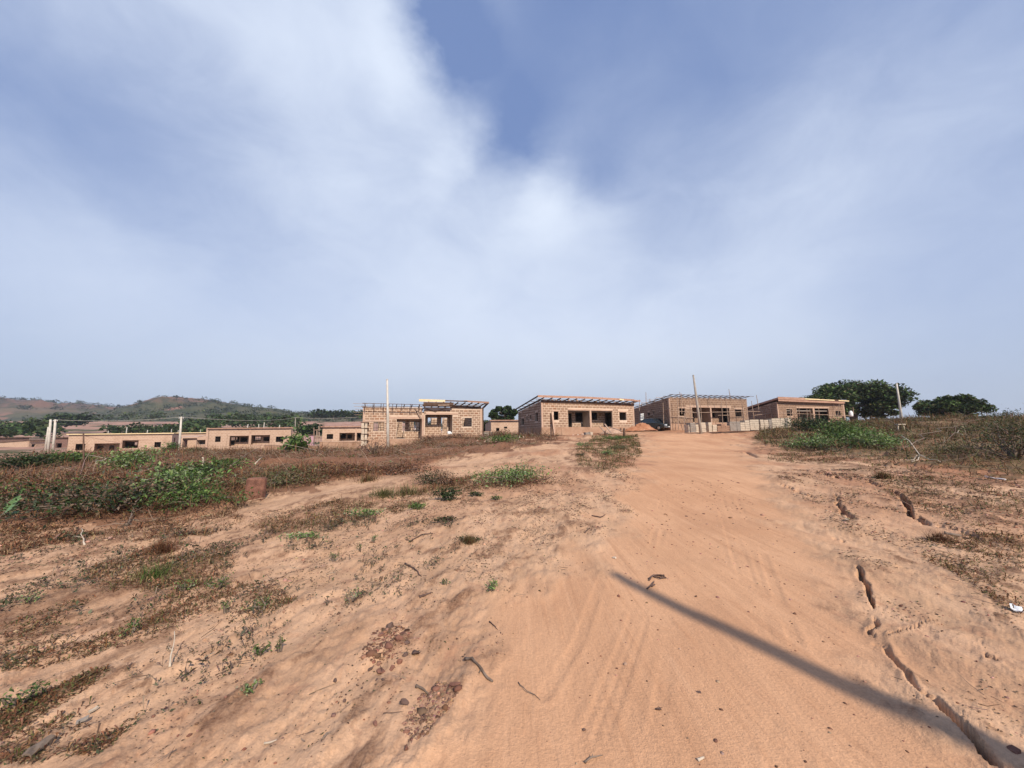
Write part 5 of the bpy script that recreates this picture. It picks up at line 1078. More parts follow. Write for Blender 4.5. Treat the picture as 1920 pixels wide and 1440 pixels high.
ST = [(780,1232,.040,'rockdark','angular dark grey stone at the right end of the foreground stone cluster',.9),(760,1233,.030,'rockdark','rounded dark stone just left of the angular grey one',.7),(749,1247,.034,'rock','reddish stone lying alone below the dark pair',.7),
 (714,1260,.045,'rock','large flat red stone in the lower row of the foreground cluster',.5),(735,1258,.028,'rock','small broken stone right of the large flat red one',.7),(695,1258,.022,'rockdark','small dark stone left of the large flat red one',.6),
 (729,1224,.045,'rock','large red stone at the bottom of the crumbled laterite patch',.6),(747,1211,.040,'rock','bright red lump in the middle of the crumbled laterite patch',.7),(755,1195,.040,'rock','broad red lump at the top right of the laterite patch',.5),
 (731,1183,.036,'rockdark','greyish jagged lump at the top of the laterite patch',.9),(715,1198,.030,'rock','low red lump at the left of the laterite patch',.5),(763,1216,.026,'rockdark','dark lump on the right rim of the laterite patch',.7),
 (706,1278,.014,'rockdark','tiny dark pebble below the lower stone row',.8),(718,1282,.013,'rockdark','tiny brown pebble right of the dark one below the stones',.7),(678,1293,.012,'rockdark','tiny pebble pair lower left of the stone cluster',.7),(671,1277,.008,'rockdark','smallest dark pebble left below the stone cluster',.8),
 (628,1284,.022,'rockdark','dark clod on the bare soil left of the stone cluster',.7),(646,1320,.014,'rockdark','small dark clod below the left clod',.7),(706,1363,.030,'rock','low flaky clod near the bottom left of the road',.4),(758,1328,.028,'rockdark','dark clod touching the left of the gravel streak',.8),
 (853,1295,.036,'rock','flat rounded stone at the top of the gravel streak',.4),(762,1410,.020,'rock','lone stone at the bottom tip of the gravel streak',.7),(1152,1045,.032,'paleblock','pale stone on the left half of the road',.7),(1234,1327,.026,'rockdark','half buried ring shaped dark stone in the road',.4),
 (1095,1365,.012,'rockdark','small dark pebble near the bottom of the road',.9),(1310,1295,.015,'rockdark','dark flake right of the ring shaped stone',.4),(1904,1423,.03,'rock','flat stone at the very bottom right corner',.4)]
for k, (x, y, s, mt, lb, fl) in enumerate(ST): stone(lb, x, y, s, mt, fl, k)
tag_block = at(478, 938)
mb = MB(); mb.prism(tag_block + Vector((-.22, -.1, -.1)), (.40, .06, 0), (-.03, .2, 0), (.03, 0, .62)); b_ = mb.build('stump', MT['rock']); tag(b_, 'squat red laterite stump at the edge of the brush', 'stump')
bev = b_.modifiers.new('bevel', 'BEVEL'); bev.width = .05; bev.segments = 2

# ---- sticks
def stick(label, pts, r0=.006, mat='twig', group='fallen sticks', lift=.004, name='stick', z=None, r1=None):
    P_ = []; rg = random.Random(int(pts[0][0] * 7))
    for k, q in enumerate(pts):
        p = at(q[0], q[1]); p.z += lift + (q[2] if len(q) > 2 else 0); P_.append(p)
    Q = [P_[0]]
    for a_, b_ in zip(P_[:-1], P_[1:]):
        L_ = (b_ - a_).length
        for t in (.35, .7, 1): Q.append(a_.lerp(b_, t) + Vector((rg.uniform(-1, 1), rg.uniform(-1, 1), rg.uniform(-.2, .4))) * L_ * (.05 if t < 1 else 0))
    n = len(Q); R_ = [(r0 + ((r1 or r0 * .5) - r0) * k / (n - 1)) * rg.uniform(.82, 1.15) for k in range(n)]; R_[0] *= 1.25
    mb = MB(); mb.tube(Q, R_, 7); o = mb.build(name, MT[mat], None, True); tag(o, label, 'stick' if name == 'stick' else 'branch', group)
    if n > 5:
        k = n // 2; d = (Q[k + 1] - Q[k - 1]).normalized(); sd_ = d.cross(Vector((0, 0, 1))); L_ = (P_[-1] - P_[0]).length * .14; mb = MB(); mb.tube([Q[k], Q[k] + (sd_ * rg.choice((-1, 1)) + d * .8).normalized() * L_ + Vector((0, 0, .2 * L_))], [R_[k] * .6, R_[k] * .3], 5); st_ = mb.build('side_twig', MT[mat], None, True); st_.parent = o
    return o
stick('curved forked stick on the left edge of the road', [(872,1240,.01),(885,1247,.015),(903,1262,.01),(915,1272,.005),(924,1277,0)], .009, r1=.008)
stick('thin bent twig right of the forked stick', [(972,1277),(987,1296,.01),(1003,1301),(1013,1310)], .003)
stick('short fat stick at the top of the gravel streak', [(780,1290),(791,1293,.008),(803,1298)], .010)
stick('dark stick on bare soil left of the small green sprout', [(786,1127),(797,1124,.008),(808,1120)], .014, 'rockdark')
stick('thick dark twig in the middle of the bare slope', [(760,1056),(768,1062,.02),(778,1067,.01),(790,1080)], .013, 'rockdark')
stick('short twig above the forked stick', [(918,1166),(926,1174,.006),(933,1179)], .005, 'rockdark')
stick('bleached reed sliver at the bottom left of the road', [(495,1399),(507,1398,.004),(518,1397)], .006, 'palewood')
stick('upright bleached stalk in the left foreground', [(318,1255),(321,1240,.08),(323,1228,.16)], .006, 'palewood')
stick('pale stalk leaning above the left path', [(158,1029),(154,1018,.08),(150,1010,.16)], .010, 'palewood')
stick('small curved twig near the bottom left of the road', [(604,1397),(612,1388,.01),(620,1386)], .006)
stick('twig with a clod at the bottom of the road', [(1096,1426),(1110,1420,.01),(1130,1412)], .005)
stick('tiny pale chip at the bottom of the road', [(1308,1422),(1320,1417)], .008, 'palewood')
stick('dark branchlet lying on the left soil slope', [(770,1013),(790,1006,.02),(812,1002)], .012, 'rockdark')
stick('dark thin branch lying below the dry green sprig', [(828,987),(850,985,.03),(872,978,.02)], .010, 'rockdark')
stick('brown twig on the slope left of the road', [(1110,967),(1125,971,.01),(1135,965)], .012, 'rockdark')
stick('dark chip on the left border of the road', [(1096,999),(1106,992,.01)], .012, 'rockdark')
stick('grey stick lying beside the long right crack', [(1772,1001),(1787,1003,.01),(1802,1003)], .03, 'twig')
stick('broken stake lying at the foot of the left bush', [(237,987),(247,975,.1),(259,966,.25)], .02, 'twig')
stick('pale cut pole lying across the dark bush', [(252,931,.45),(268,936,.45),(284,940,.42)], .018, 'palewood')
stick('pale cane leaning over the brush near the long house', [(180,878,.2),(198,872,.3),(214,866,.4)], .03, 'palewood')
stick('long thin cane reaching over the brush', [(430,893,.3),(455,882,.5),(482,875,.7)], .02, 'twig')
stick('bare stick lying beside the leafy shrub', [(577,846,.3),(590,849,.2),(608,851,.1)], .04, 'palewood')
stick('short pale stick in the brush above the path', [(477,880,.1),(490,875,.2)], .03, 'palewood')
# heap of twigs on the road
hp = thing('twig_heap', 'little heap of dark broken twigs on the right half of the road', 'twigs', at(1230, 1083))
for q in [((1216,1085),(1226,1080),(1233,1078)), ((1222,1080),(1238,1085),(1246,1083)), ((1228,1078),(1240,1080),(1249,1083)), ((1226,1090),(1222,1098),(1213,1103)), ((1217,1088),(1222,1083),(1224,1079)), ((1222,1099),(1228,1097)), ((1235,1079),(1246,1080))]:
    pts = [at(*a) + Vector((0, 0, .008 + .012 * (i % 2))) for i, a in enumerate(q)]; mb = MB(); mb.tube(pts, [.008] * len(pts), 5); mb.build('twig', MT['rockdark'], hp)
# big fallen branches on the right rise
stick('long bent fallen branch arching across the right rise', [(1672,847,.10),(1700,846,.15),(1735,838,.35),(1760,825,.55),(1790,820,.60),(1812,812,.6),(1850,800,.6)], .022, 'twig', 'fallen branches on the rise', name='fallen_branch', r1=.012)
br_ = thing('fallen_branch', 'forked bleached branch crossing under the long bent one', 'branch', at(1730, 862), 'fallen branches on the rise')
for q in [((1690,838,.5),(1708,848,.4),(1725,862,.15),(1745,868,.08),(1758,869,.05),(1766,874,.03)), ((1725,862,.12),(1722,868,.05),(1710,872,.04)), ((1720,860,.15),(1714,866,.05),(1700,867,.03))]:
    pts = [at(a[0], a[1]) + Vector((0, 0, a[2])) for a in q]; mb = MB(); mb.tube(pts, list(np.linspace(.02, .009, len(pts))), 5); mb.build('limb', MT['palewood'], br_, True)
stick('thin pale twig lying right of the long bent branch', [(1800,818,.3),(1808,824,.1)], .015, 'palewood', 'fallen branches on the rise', name='fallen_branch')
# stakes and stump by the road
def post(label, px, py, h, r=.05, mat='timber', lean=(0, 0), cat='stake', name='stake', group='stakes'):
    p = at(px, py); mb = MB(); mb.tube([p - Vector((0, 0, .2)), p + Vector((lean[0] * .5, lean[1] * .5, h * .5)), p + Vector((lean[0], lean[1], h))], [r, r * .9, r * .75], 7); o = mb.build(name, MT[mat], None, True); return tag(o, label, cat, group)
post('dark stub standing in the weeds in front of the two-veranda house', 1171, 822, .75, .11)
post('shorter dark stub left of the taller one in front of the two-veranda house', 1135, 818, .42, .10)
post('dark pillar stub beside the sand heap near the parked car', 1164, 812, .5, .10)
post('thin dark stake with a flat top in the left brush', 291, 892, .75, .03, lean=(-.03, 0))
post('bent dark dead stem in the brush before the long pale house', 157, 890, 1.7, .035, lean=(-.35, .1))
post('short pale stake in the brush near the flat-topped house', 382, 888, .6, .04, 'palewood', lean=(-.1, 0))

# ---- named bushes
G_ = 'bushes on the cleared land'
bush('large bright green bush sprawling over dark dead growth at the left', 305, 935, 2.3, .75, 'bright', 2000, .10, seed=1, twigs=20)
bush('dark thorny half dead bush in front of the large green bush', 205, 968, 2.6, .6, 'darkbrown', 2600, .08, seed=2, twigs=16)
bush('low green fringe at the right foot of the large green bush', 380, 955, 1.6, .45, 'green', 1500, .07, seed=3)
bush('olive brown bush at the left between two dark bushes', 95, 945, 2.4, .7, 'mixed', 1900, .07, seed=4)
bush('dark bush at the lower left edge of the brush', 40, 962, 2.2, .55, 'darkbrown', 1700, .06, seed=41)
bush('dark leafy bush at the left edge near the far houses', 35, 885, 3.2, .95, 'dark', 1900, .14, seed=5)
bush('green leafy bush in front of the long pale house', 130, 872, 3.0, .9, 'green', 1300, .18, seed=6)
bush('bright green leafy bush behind the dark stake', 255, 885, 2.2, 1.1, 'bright', 1300, .12, seed=7)
bush('small green shrub in the brush right of the large bush', 415, 885, 2.6, .6, 'green', 1300, .11, seed=8)
bush('dark green clump right of the large green bush', 350, 905, 1.9, .6, 'dark', 1400, .09, seed=9)
bush('low olive heap of cut branches near the squat red stump', 505, 915, 2.4, .5, 'olive', 1900, .07, seed=10, flat=True)
bush('brown heap of cut brush in the middle of the left field', 640, 890, 3.0, .5, 'brown', 2000, .08, seed=11, flat=True)
bush('low green heap of cut brush behind the path', 570, 893, 2.6, .4, 'mixed', 1500, .08, seed=12, flat=True)
bush('brown heap of cut brush right of the middle one', 730, 888, 2.8, .45, 'brown', 1500, .08, seed=13, flat=True)
bush('broad leafed banana like shrub in front of the flat-topped house', 553, 850, 2.2, 1.5, 'green', 420, .42, seed=14, twigs=10)
bush('tall green shrub before the low wall, left of the white pole', 365, 852, 2.0, .8, 'olive', 900, .16, seed=15)
bush('green shrub under the tall pole at the left', 322, 848, 2.0, 1.2, 'green', 800, .22, seed=151)
bush('rusty bush at the foot of the raised veranda of the stepped house', 850, 828, 4.2, .8, 'brown', 1500, .12, seed=16)
bush('rusty bush at the right front of the stepped house', 800, 832, 3.0, .7, 'brown', 1200, .12, seed=17)
bush('straggly bare bush with pale stems left of the white pole', 700, 853, 2.4, 1.1, 'brown', 420, .08, seed=18, twigs=18)
bush('green leafy clump right of the stepped house', 942, 831, 3.0, .6, 'green', 1100, .13, seed=19)
bush('rusty brush heap beside the low plain house', 930, 822, 4.0, .8, 'brown', 1300, .13, seed=20)
bush('green leafy bush beside the path end', 960, 903, 1.9, .55, 'bright', 2200, .065, seed=21, twigs=14)
bush('brown dead fringe at the foot of the path bush', 985, 905, 1.7, .3, 'brown', 1100, .05, seed=22, flat=True)
bush('dark reddish seedling bush on the path edge', 815, 908, 1.0, .42, 'darkbrown', 1100, .05, seed=23)
bush('brown straggly weed beside the dark reddish seedling', 838, 910, .9, .35, 'brown', 800, .04, seed=24)
bush('low green patch in front of the two-veranda house', 1155, 824, 3.2, .35, 'green', 1500, .08, seed=25, flat=True)
bush('grey green sprawl in the central weed patch', 1160, 842, 1.6, .28, 'olive', 1100, .06, seed=26, flat=True)
bush('small bright green plant in the central weed patch', 1138, 856, .8, .22, 'bright', 420, .06, seed=27)
bush('little green plant on the path bend', 1094, 839, .9, .25, 'bright', 350, .08, seed=28)
bush('dark little plant on the sandy bend', 1092, 858, .5, .12, 'darkbrown', 260, .05, seed=29)
bush('leafy dark green bush on the rise in front of the rightmost house', 1525, 808, 4.2, 1.5, 'dark', 2400, .18, seed=30, twigs=16)
bush('bright leafy bush at the centre of the rise', 1570, 826, 3.4, 1.5, 'green', 2600, .15, seed=31, twigs=16)
bush('low shiny leafed bush at the left foot of the rise', 1522, 842, 2.4, .8, 'bright', 1500, .12, seed=32)
bush('shiny green bush at the foot of the fallen branches', 1650, 845, 2.5, .8, 'bright', 1900, .11, seed=33, twigs=12)
bush('dark leafy bush between the two green ones on the rise', 1610, 842, 2.6, .9, 'green', 1500, .12, seed=34)
bush('grey brown withered bush at the right edge of the view', 1905, 862, 2.4, 1.3, 'darkbrown', 3200, .06, seed=35, twigs=18)
bush('upper withered bush at the right edge behind the grey brown one', 1890, 815, 4.0, 1.0, 'olive', 2200, .10, seed=36, twigs=14)
bush('small olive bush in the middle of the right rise', 1795, 852, 1.8, .4, 'olive', 1000, .07, seed=37)
bush('spiky dark weed on the skyline at the right', 1858, 788, 1.4, .6, 'dark', 160, .16, seed=38, twigs=6)
bush('spiky green weed on the skyline near the right edge', 1893, 786, 1.6, .9, 'dark', 160, .18, seed=39, twigs=6)
bush('low rusty bush on the left rim of the rise', 1450, 822, 2.6, .35, 'brown', 900, .09, seed=40, flat=True)
# cut sprigs lying on the bare slope
S_ = 'cut sprigs on the bare slope'
for k, (lb, x, y, w, h, kd, n, lf) in enumerate([
 ('cut sprig with silvery green leaves nearest the left path', 560, 1012, .75, .10, 'bright', 420, .035), ('cut sprig with silvery green leaves on the path edge', 688, 962, .9, .12, 'bright', 450, .045),
 ('low green sprig right of the silvery one', 772, 953, .6, .12, 'green', 420, .04), ('upright dark green sprig on the slope below the seedling bush', 843, 940, .62, .34, 'dark', 700, .055),
 ('dark withered sprig in the middle of the slope', 832, 981, .5, .12, 'darkbrown', 300, .04), ('brown withered sprig nearest the road on the slope', 890, 1018, .5, .10, 'darkbrown', 260, .03),
 ('small dark sprig right of the upright one', 898, 932, .5, .14, 'dark', 260, .045), ('small green sprig near the road shoulder', 932, 938, .35, .14, 'green', 160, .04)]):
    bush(lb, x, y, w, h, kd, n, lf, S_, 'cut_branch', 5, .4, 60 + k, flat=(h < .2))
# seedlings in the foreground
W_ = 'green weeds sprouting on the bare soil'
for k, (lb, x, y, w, h, n) in enumerate([
 ('round bright green sprout beside the road', 926, 1112, .17, .10, 190), ('dark green sprout left of two small weeds in the left foreground', 486, 1228, .12, .09, 90), ('thin upright weed right of the dark green sprout', 526, 1222, .09, .11, 60),
 ('leafy green weed lowest in the left foreground', 465, 1308, .13, .06, 80), ('single upright weed on the pale soil at the left', 424, 1148, .12, .12, 70), ('low green clump at the top of the pale soil', 492, 1142, .26, .10, 170),
 ('small weed beside a pebble above the laterite patch', 660, 1128, .14, .09, 60), ('green clump at the lower left corner', 33, 1320, .26, .10, 170), ('weed below the brown matted patch', 245, 1190, .20, .12, 120),
 ('weed at the right of the brown matted patch', 345, 1108, .24, .14, 170), ('green weed in the matted patch at the left', 410, 1104, .28, .14, 200), ('tiny weed beside the road at mid slope', 835, 1100, .12, .07, 50),
 ('small weed above the stick on the slope', 700, 1015, .12, .12, 60), ('small weed left of the thick dark twig', 625, 1050, .14, .12, 70), ('little sprout above the low green clump', 676, 1030, .12, .10, 50), ('sprout at the far left of the pale soil', 48, 1142, .25, .12, 120)]):
    bush(lb, x, y, w, h, 'green' if k % 3 else 'bright', n, .022, W_, 'weed', 4, 1, 90 + k)
for k, (lb, x, y, w, h, n, cl) in enumerate([
 ('low green and brown tuft in the left foreground patch', 290, 1080, .8, .13, 420, OLIVE + GREEN), ('rusty dry tuft at the top of the left foreground patch', 300, 1035, .5, .12, 900, BROWN), ('grassy tuft on the far side of the path', 765, 925, 1.0, .22, 420, OLIVE + STRAW), ('olive tuft beside the path near the seedling bush', 720, 930, 1.1, .18, 420, OLIVE),
 ('grassy tuft at the right end of the brush band', 690, 900, 1.2, .22, 420, OLIVE + BROWN), ('brown dead tuft on the slope right of the sprigs', 880, 1022, .3, .10, 500, BROWN + OLIVE), ('wispy tuft on the right soil flat', 1655, 898, .6, .16, 600, OLIVE + BROWN), ('brown tuft in the bare gully at the far right', 1760, 1010, .35, .10, 500, BROWN)]):
    grass_tuft(lb, x, y, w, h, n, cl, seed=k, bw=.005 if y > 1000 else .009)
# bright leaf at the left edge, litter pieces
p = at(-6, 985); pl = thing('broad_leaf_plant', 'bright broad green leaves poking in at the left edge', 'plant', p); 
for k, (dx, dz, rr) in enumerate([(.36, .34, .2), (.30, .20, .2), (.22, .45, .18), (.05, .5, .16)]):
    a = Vector((p.x, p.y, p.z + .05)); e = a + Vector((dx, -.05 + .1 * k, dz)); n = 6; mb = MB(); sd_ = Vector((0.25, .9, .3)).normalized() if k % 2 else Vector((.1, .5, .8)).normalized()
    L_ = []; R_ = []; Cn = []
    for i in range(n + 1):
        t = i / n; c_ = a.lerp(e, .3 + .7 * t) + Vector((0, 0, -.1 * t * t)); w_ = rr * .45 * math.sin(math.pi * min(1, t * .92 + .08)) ** .7; L_.append(c_ + sd_ * w_ + Vector((0, 0, .02))); R_.append(c_ - sd_ * w_ + Vector((0, 0, .02))); Cn.append(c_)
    for i in range(n): mb.quad([Cn[i], Cn[i + 1], L_[i + 1], L_[i]]); mb.quad([R_[i], R_[i + 1], Cn[i + 1], Cn[i]])
    if k == 0: MT['brightleaf'] = mat_noise('fresh_broad_leaf', (.11, .20, .075), (.15, .25, .10), 4, .5, .1, 40, .4)
    mb.build('leaf', MT['brightleaf'], pl, True); mb = MB(); mb.tube([a, a.lerp(e, .35)], [.012, .008], 5); mb.build('stalk', MT['twig'], pl)
def scrap(label, px, py, s, mat='white', thick=.01, name='paper_scrap', cat='litter', seed=0, lift=.01, asp=.6):
    p = at(px, py); rg = random.Random(seed); a = rg.random() * 3; u = Vector((math.cos(a), math.sin(a), rg.uniform(-.1, .2))) * s; v = Vector((-math.sin(a), math.cos(a), rg.uniform(0, .4))) * s * asp; n = 4; bm = bmesh.new(); g = [[bm.verts.new(p + Vector((0, 0, lift)) + u * (i / n - .5) + v * (j / n - .5) + Vector((0, 0, rg.uniform(0, .12) * s))) for j in range(n + 1)] for i in range(n + 1)]
    for i in range(n):
        for j in range(n): bm.faces.new((g[i][j], g[i + 1][j], g[i + 1][j + 1], g[i][j + 1]))
    r_ = bmesh.ops.extrude_face_region(bm, geom=bm.faces[:]); [setattr(x, 'co', x.co + Vector((0, 0, thick))) for x in r_['geom'] if isinstance(x, bmesh.types.BMVert)]
    bmesh.ops.recalc_face_normals(bm, faces=bm.faces); me = bpy.data.meshes.new(name); bm.to_mesh(me); bm.free(); me.materials.append(MT[mat]); return tag(link(name, me), label, cat, 'scraps of rubbish')
scrap('crumpled white and yellow wrapper at the right edge', 1906, 1142, .11, seed=3, name='wrapper')
scrap('white scrap on the bare shelf below the right rise', 1866, 895, .32, seed=5, asp=.25)
scrap('small white scrap inside the right crack', 1696, 937, .16, seed=6, lift=-.03, asp=.4)
scrap('pale flake at the foot of the small crack', 1588, 977, .10, 'palewood', seed=7, asp=.4)
scrap('grey leaf shaped scrap in the left foreground', 155, 1345, .05, 'concrete', seed=8)
scrap('pale bleached shell in the left foreground', 176, 1324, .045, 'palewood', seed=9, asp=.4)
scrap('flat grey bark flake at the lower left', 72, 1410, .12, 'twig', seed=10, asp=.35)
scrap('white sliver on the brush near the left skyline of houses', 1774, 811, .22, seed=11)
scrap('whitish scrap below the tuft on the right rise', 1760, 842, .2, 'paleblock', seed=12)
scrap('pale scrap on the skyline patch at the far right', 1891, 797, .3, 'paleblock', seed=13)
stool = thing('wooden_stool', 'small pale box frame standing on the rise below the thin right pole', 'frame', at(1691, 809))
p = at(1691, 809)
for dx in (-.22, .22): mb = MB(); mb.prism(p + Vector((dx - .04, 0, 0)), (.08, 0, 0), (0, .08, 0), (0, 0, .55)); mb.build('leg', MT['palewood'], stool)
mb = MB(); mb.prism(p + Vector((-.3, -.1, .552)), (.6, 0, 0), (0, .3, 0), (0, 0, .07)); mb.build('top', MT['palewood'], stool); mb = MB(); mb.prism(p + Vector((-.4, -.1, -.02)), (.9, 0, 0), (0, .3, 0), (0, 0, .06)); mb.build('base', MT['palewood'], stool)

# ---- trees
def tree(label, px, d, ybase, ytop, wpx, cols=DKGREEN, n=9000, leaf=.35, seed=1, name='broadleaf_tree', group='trees behind the houses', clumps=46, flat=.62, trunk=True, low=.12, gap=1.0):
    rng = np.random.default_rng(seed); b = P(px, ybase, d); t = P(px, ytop, d); g = Vector((b.x, b.y, b.z)); H = t.z - b.z; W = wpx * d / 727; root = thing(name, label, 'tree', g, group)
    C0 = []; k = 0
    while len(C0) < clumps:
        v = rng.normal(size=3); v /= np.linalg.norm(v); v *= rng.uniform(.35, 1) ** .5; 
        if v[2] < -.9: continue
        C0.append([g.x + v[0] * W * .43, g.y + v[1] * W * .36, g.z + H * (.50 + low) + v[2] * H * (.42 if v[2] > 0 else .50) * (1 - .35 * abs(v[0]))])
    C0 = np.array(C0); rad = W * rng.uniform(.06, .125, clumps); kk = rng.choice(clumps, n, p=rad ** 2 / (rad ** 2).sum()); dv = rng.normal(size=(n, 3)); dv = unit_rows(dv) * (rng.random((n, 1)) ** .45); dv[:, 2] *= flat
    pts = C0[kk] + dv * rad[kk][:, None] * gap; V, Fc, c = leaves(pts, leaf, cols, up=.6, rng=rng, jit=.25, aspect=.6); sh = np.repeat(rng.normal(1, .16, clumps)[kk], 4)[:, None]; np_mesh('crown', V, Fc, MT['farleaf'], np.clip(c * sh, .01, 1), parent=root)
    if trunk:
        mb = MB(); q = g + Vector((0, 0, H * .45)); r_ = W * .028; mb.tube([g - Vector((0, 0, .8)), g + Vector((.02 * W, 0, H * .25)), q], [r_ * 1.3, r_, r_ * .8], 8, False); mb.build('trunk', MT['bark'], root, True)
        mb = MB()
        for i in rng.choice(clumps, min(9, clumps), replace=False): e = Vector(C0[i]); mb.tube([g + Vector((0, 0, H * .3)), (q + e) / 2 - Vector((0, 0, .05 * H)), e], [r_ * .6, r_ * .4, r_ * .15], 5, False)
        mb.build('limbs', MT['bark'], root, True)
    return root
DG = [(.045, .075, .022), (.065, .105, .030), (.032, .050, .017), (.10, .135, .042), (.075, .075, .032)]
tree('widest dark green tree rising behind the rightmost house', 1600, 72, 786, 708, 180, DG, 22000, .45, 4, clumps=90, low=-.02)
tree('low right hand extension of the wide green tree', 1655, 70, 787, 722, 70, DG, 5000, .42, 14, clumps=26, low=.02)
tree('lower spreading dark tree standing alone at the right skyline', 1785, 58, 787, 737, 116, DG, 14000, .36, 5, clumps=60, low=-.04)
tree('round dark tree behind the low plain house, left of the two-veranda house', 945, 84, 796, 756, 60, DKGREEN + DG[:2], 9000, .5, 6, clumps=44, low=0)
# valley and hill trees
def far_wood(name, label, spots, cols, leaf=1.1, per=46):
    rng = np.random.default_rng(21); P0 = []; S0 = []
    for (x, y, z, s) in spots: P0.append((x, y, z)); S0.append(s)
    P0 = np.array(P0); S0 = np.array(S0); n = len(P0) * per; k = np.repeat(np.arange(len(P0)), per); dv = unit_rows(rng.normal(size=(n, 3))) * rng.random((n, 1)) ** .4; dv[:, 2] *= .6
    pts = P0[k] + dv * S0[k][:, None] + np.c_[np.zeros(n), np.zeros(n), S0[k] * .45]; V, Fc, c = leaves(pts, leaf * S0[k] / 3, cols, up=.7, rng=rng, jit=.22, aspect=.75); sh = np.repeat(rng.normal(1, .2, len(P0))[k], 4)[:, None]
    o = np_mesh(name, V, Fc, MT['farleaf'], np.clip(c * sh, .01, 1)); tag(o, label, 'woodland', kind='stuff')
spots = []; rg = np.random.default_rng(9)
def put(px, py, d, s, jx=0, jy=0, jd=0): 
    q = P(px + rg.normal(0, jx), py + rg.normal(0, jy), max(30, d + rg.normal(0, jd))); spots.append((q.x, q.y, q.z, s * rg.uniform(.7, 1.3)))
for i in range(150): put(rg.uniform(-320, 92), 0, 0, 1); spots.pop(); x = rg.uniform(-320, 100); d = rg.uniform(100, 190); yb = np.interp(d, [100, 190], [822, 796]); put(x, yb + rg.uniform(-3, 3) , d, 3.1)
for i in range(26): x = rg.uniform(95, 160); put(x, 795 + rg.uniform(-4, 4), 215, 4.5)
for i in range(22): x = rg.uniform(95, 300); d = rg.uniform(300, 360); put(x, 786 + rg.uniform(-3, 3), d, 4.5)
for i in range(60): x = rg.uniform(205, 400); d = rg.uniform(120, 160); put(x, np.interp(d, [120, 160], [816, 806]) + rg.uniform(-2, 3), d, 2.6)
for i in range(60): x = rg.uniform(345, 400); d = rg.uniform(150, 220); put(x, np.interp(d, [150, 220], [808, 797]) + rg.uniform(-3, 3), d, 3.2)
for i in range(64): x = rg.uniform(400, 570); d = rg.uniform(150, 300); put(x, np.interp(d, [150, 300], [803, 785]) + rg.uniform(-5, 4), d, 4)
for i in range(40): x = rg.uniform(560, 600); put(x, 812 + rg.uniform(-3, 3), 120, 2.2)
for i in range(70): x = rg.uniform(585, 690); put(x, 782 + rg.uniform(-3, 3), 300, 4.5)
for i in range(30): x = rg.uniform(905, 920); put(x, 806 + rg.uniform(-4, 5), 70, 1.4)
far_wood('woodland', 'dark green trees filling the valley behind the left houses', spots, [(.035, .055, .018), (.05, .08, .024), (.065, .09, .03)])
spots = []
for i in range(420):
    u = rg.uniform(-400, 325); t = rg.random() ** .8; X_, Y_, Z_ = hA(u, np.array(t)); spots.append((float(X_), float(Y_), float(Z_), rg.uniform(3.5, 8)))
for i in range(520):
    u = rg.uniform(175, 850); t = rg.random() ** .9; X_, Y_, Z_ = hB(u, np.array(t)); spots.append((float(X_), float(Y_), float(Z_), rg.uniform(2.5, 6)))
for i in range(60): u = rg.uniform(-300, 240); X_, Y_, Z_ = hA(u, np.array(1.0)); spots.append((float(X_), float(Y_), float(Z_) + 1, rg.uniform(3, 7)))
far_wood('hill_scrub', 'scrub and trees dotted over the distant hills', spots, [(.04, .055, .022), (.06, .075, .03)], per=26)
for k, (x, yb, yt, w, lb) in enumerate([(104, 758, 749, 11, 'tiny flat topped tree on the far left ridge'), (43, 752, 747, 8, 'tiny round tree on the far ridge near the left edge'), (222, 768, 760, 7, 'tiny tree in the saddle between the two hills')]):
    tree(lb, x, 900, yb, yt, w, DKGREEN, 300, 3.0, 40 + k, group='lone trees on the ridge', clumps=9, low=.2)
for k, (x, yb, yt, w, d, lb) in enumerate([(592, 783, 772, 16, 290, 'dark round tree on the low ridge left of the stepped house'), (625, 785, 773, 18, 295, 'broad dark tree on the low ridge left of the white pole'), (495, 797, 784, 18, 260, 'dark tree on the hillside above the flat-topped house'), (365, 806, 788, 20, 240, 'dark tree at the end of the pink field behind the tall left pole')]):
    tree(lb, x, d, yb, yt, w, DKGREEN, 900, 1.3, 50 + k, group='trees on the hillside', clumps=14)

# ---- poles and wires
def pole(label, base_px, top_px, d, r0=.14, r1=.09, mat='pole', arm=False, n=8, group='utility poles'):
    g = P(base_px[0], base_px[1], d); z = gz(g.x, g.y); g.z = min(g.z, z + .3); t = P(top_px[0], top_px[1], d); root = thing('utility_pole', label, 'pole', g, group)
    mb = MB(); mb.tube([g - Vector((0, 0, .6)), g.lerp(t, .5), t], [r0, (r0 + r1) / 2, r1], n); mb.build('shaft', MT[mat], root, True)
    mb = MB(); mb.tube([t, t + Vector((0, 0, .06))], [r1 * 1.15, r1 * .8], n); mb.build('cap', MT[mat], root, True)
    if arm:
        mb = MB(); mb.beam(t + Vector((-.35, 0, -.25)), t + Vector((.35, 0, -.25)), .08, .1); mb.build('crossarm', MT['timber'], root)
        for dx in (-.3, .3): mb = MB(); mb.tube([t + Vector((dx, 0, -.2)), t + Vector((dx, 0, -.05))], [.04, .03], 6); mb.build('insulator', MT['white'], root)
    return t
pole('tall white pole in front of the stepped house', (728, 840), (726, 712), 33, .13, .075)
pole('grey pole leaning left in front of the scaffolded house', (1314, 806), (1300, 704), 40, .15, .085, 'poledark')
pole('thin pole leaning left in front of the wide green tree', (1691, 788), (1681, 719), 40, .13, .07)
tR = pole('tall pale pole behind the right end of the long pale house', (336, 842), (340, 782), 56, .16, .12, arm=True)
pole('leftmost and shortest of the three pale poles at the left', (86, 836), (91, 801), 66, .16, .13)
pole('middle of the three pale poles at the left', (91, 841), (95, 787), 58, .17, .13)
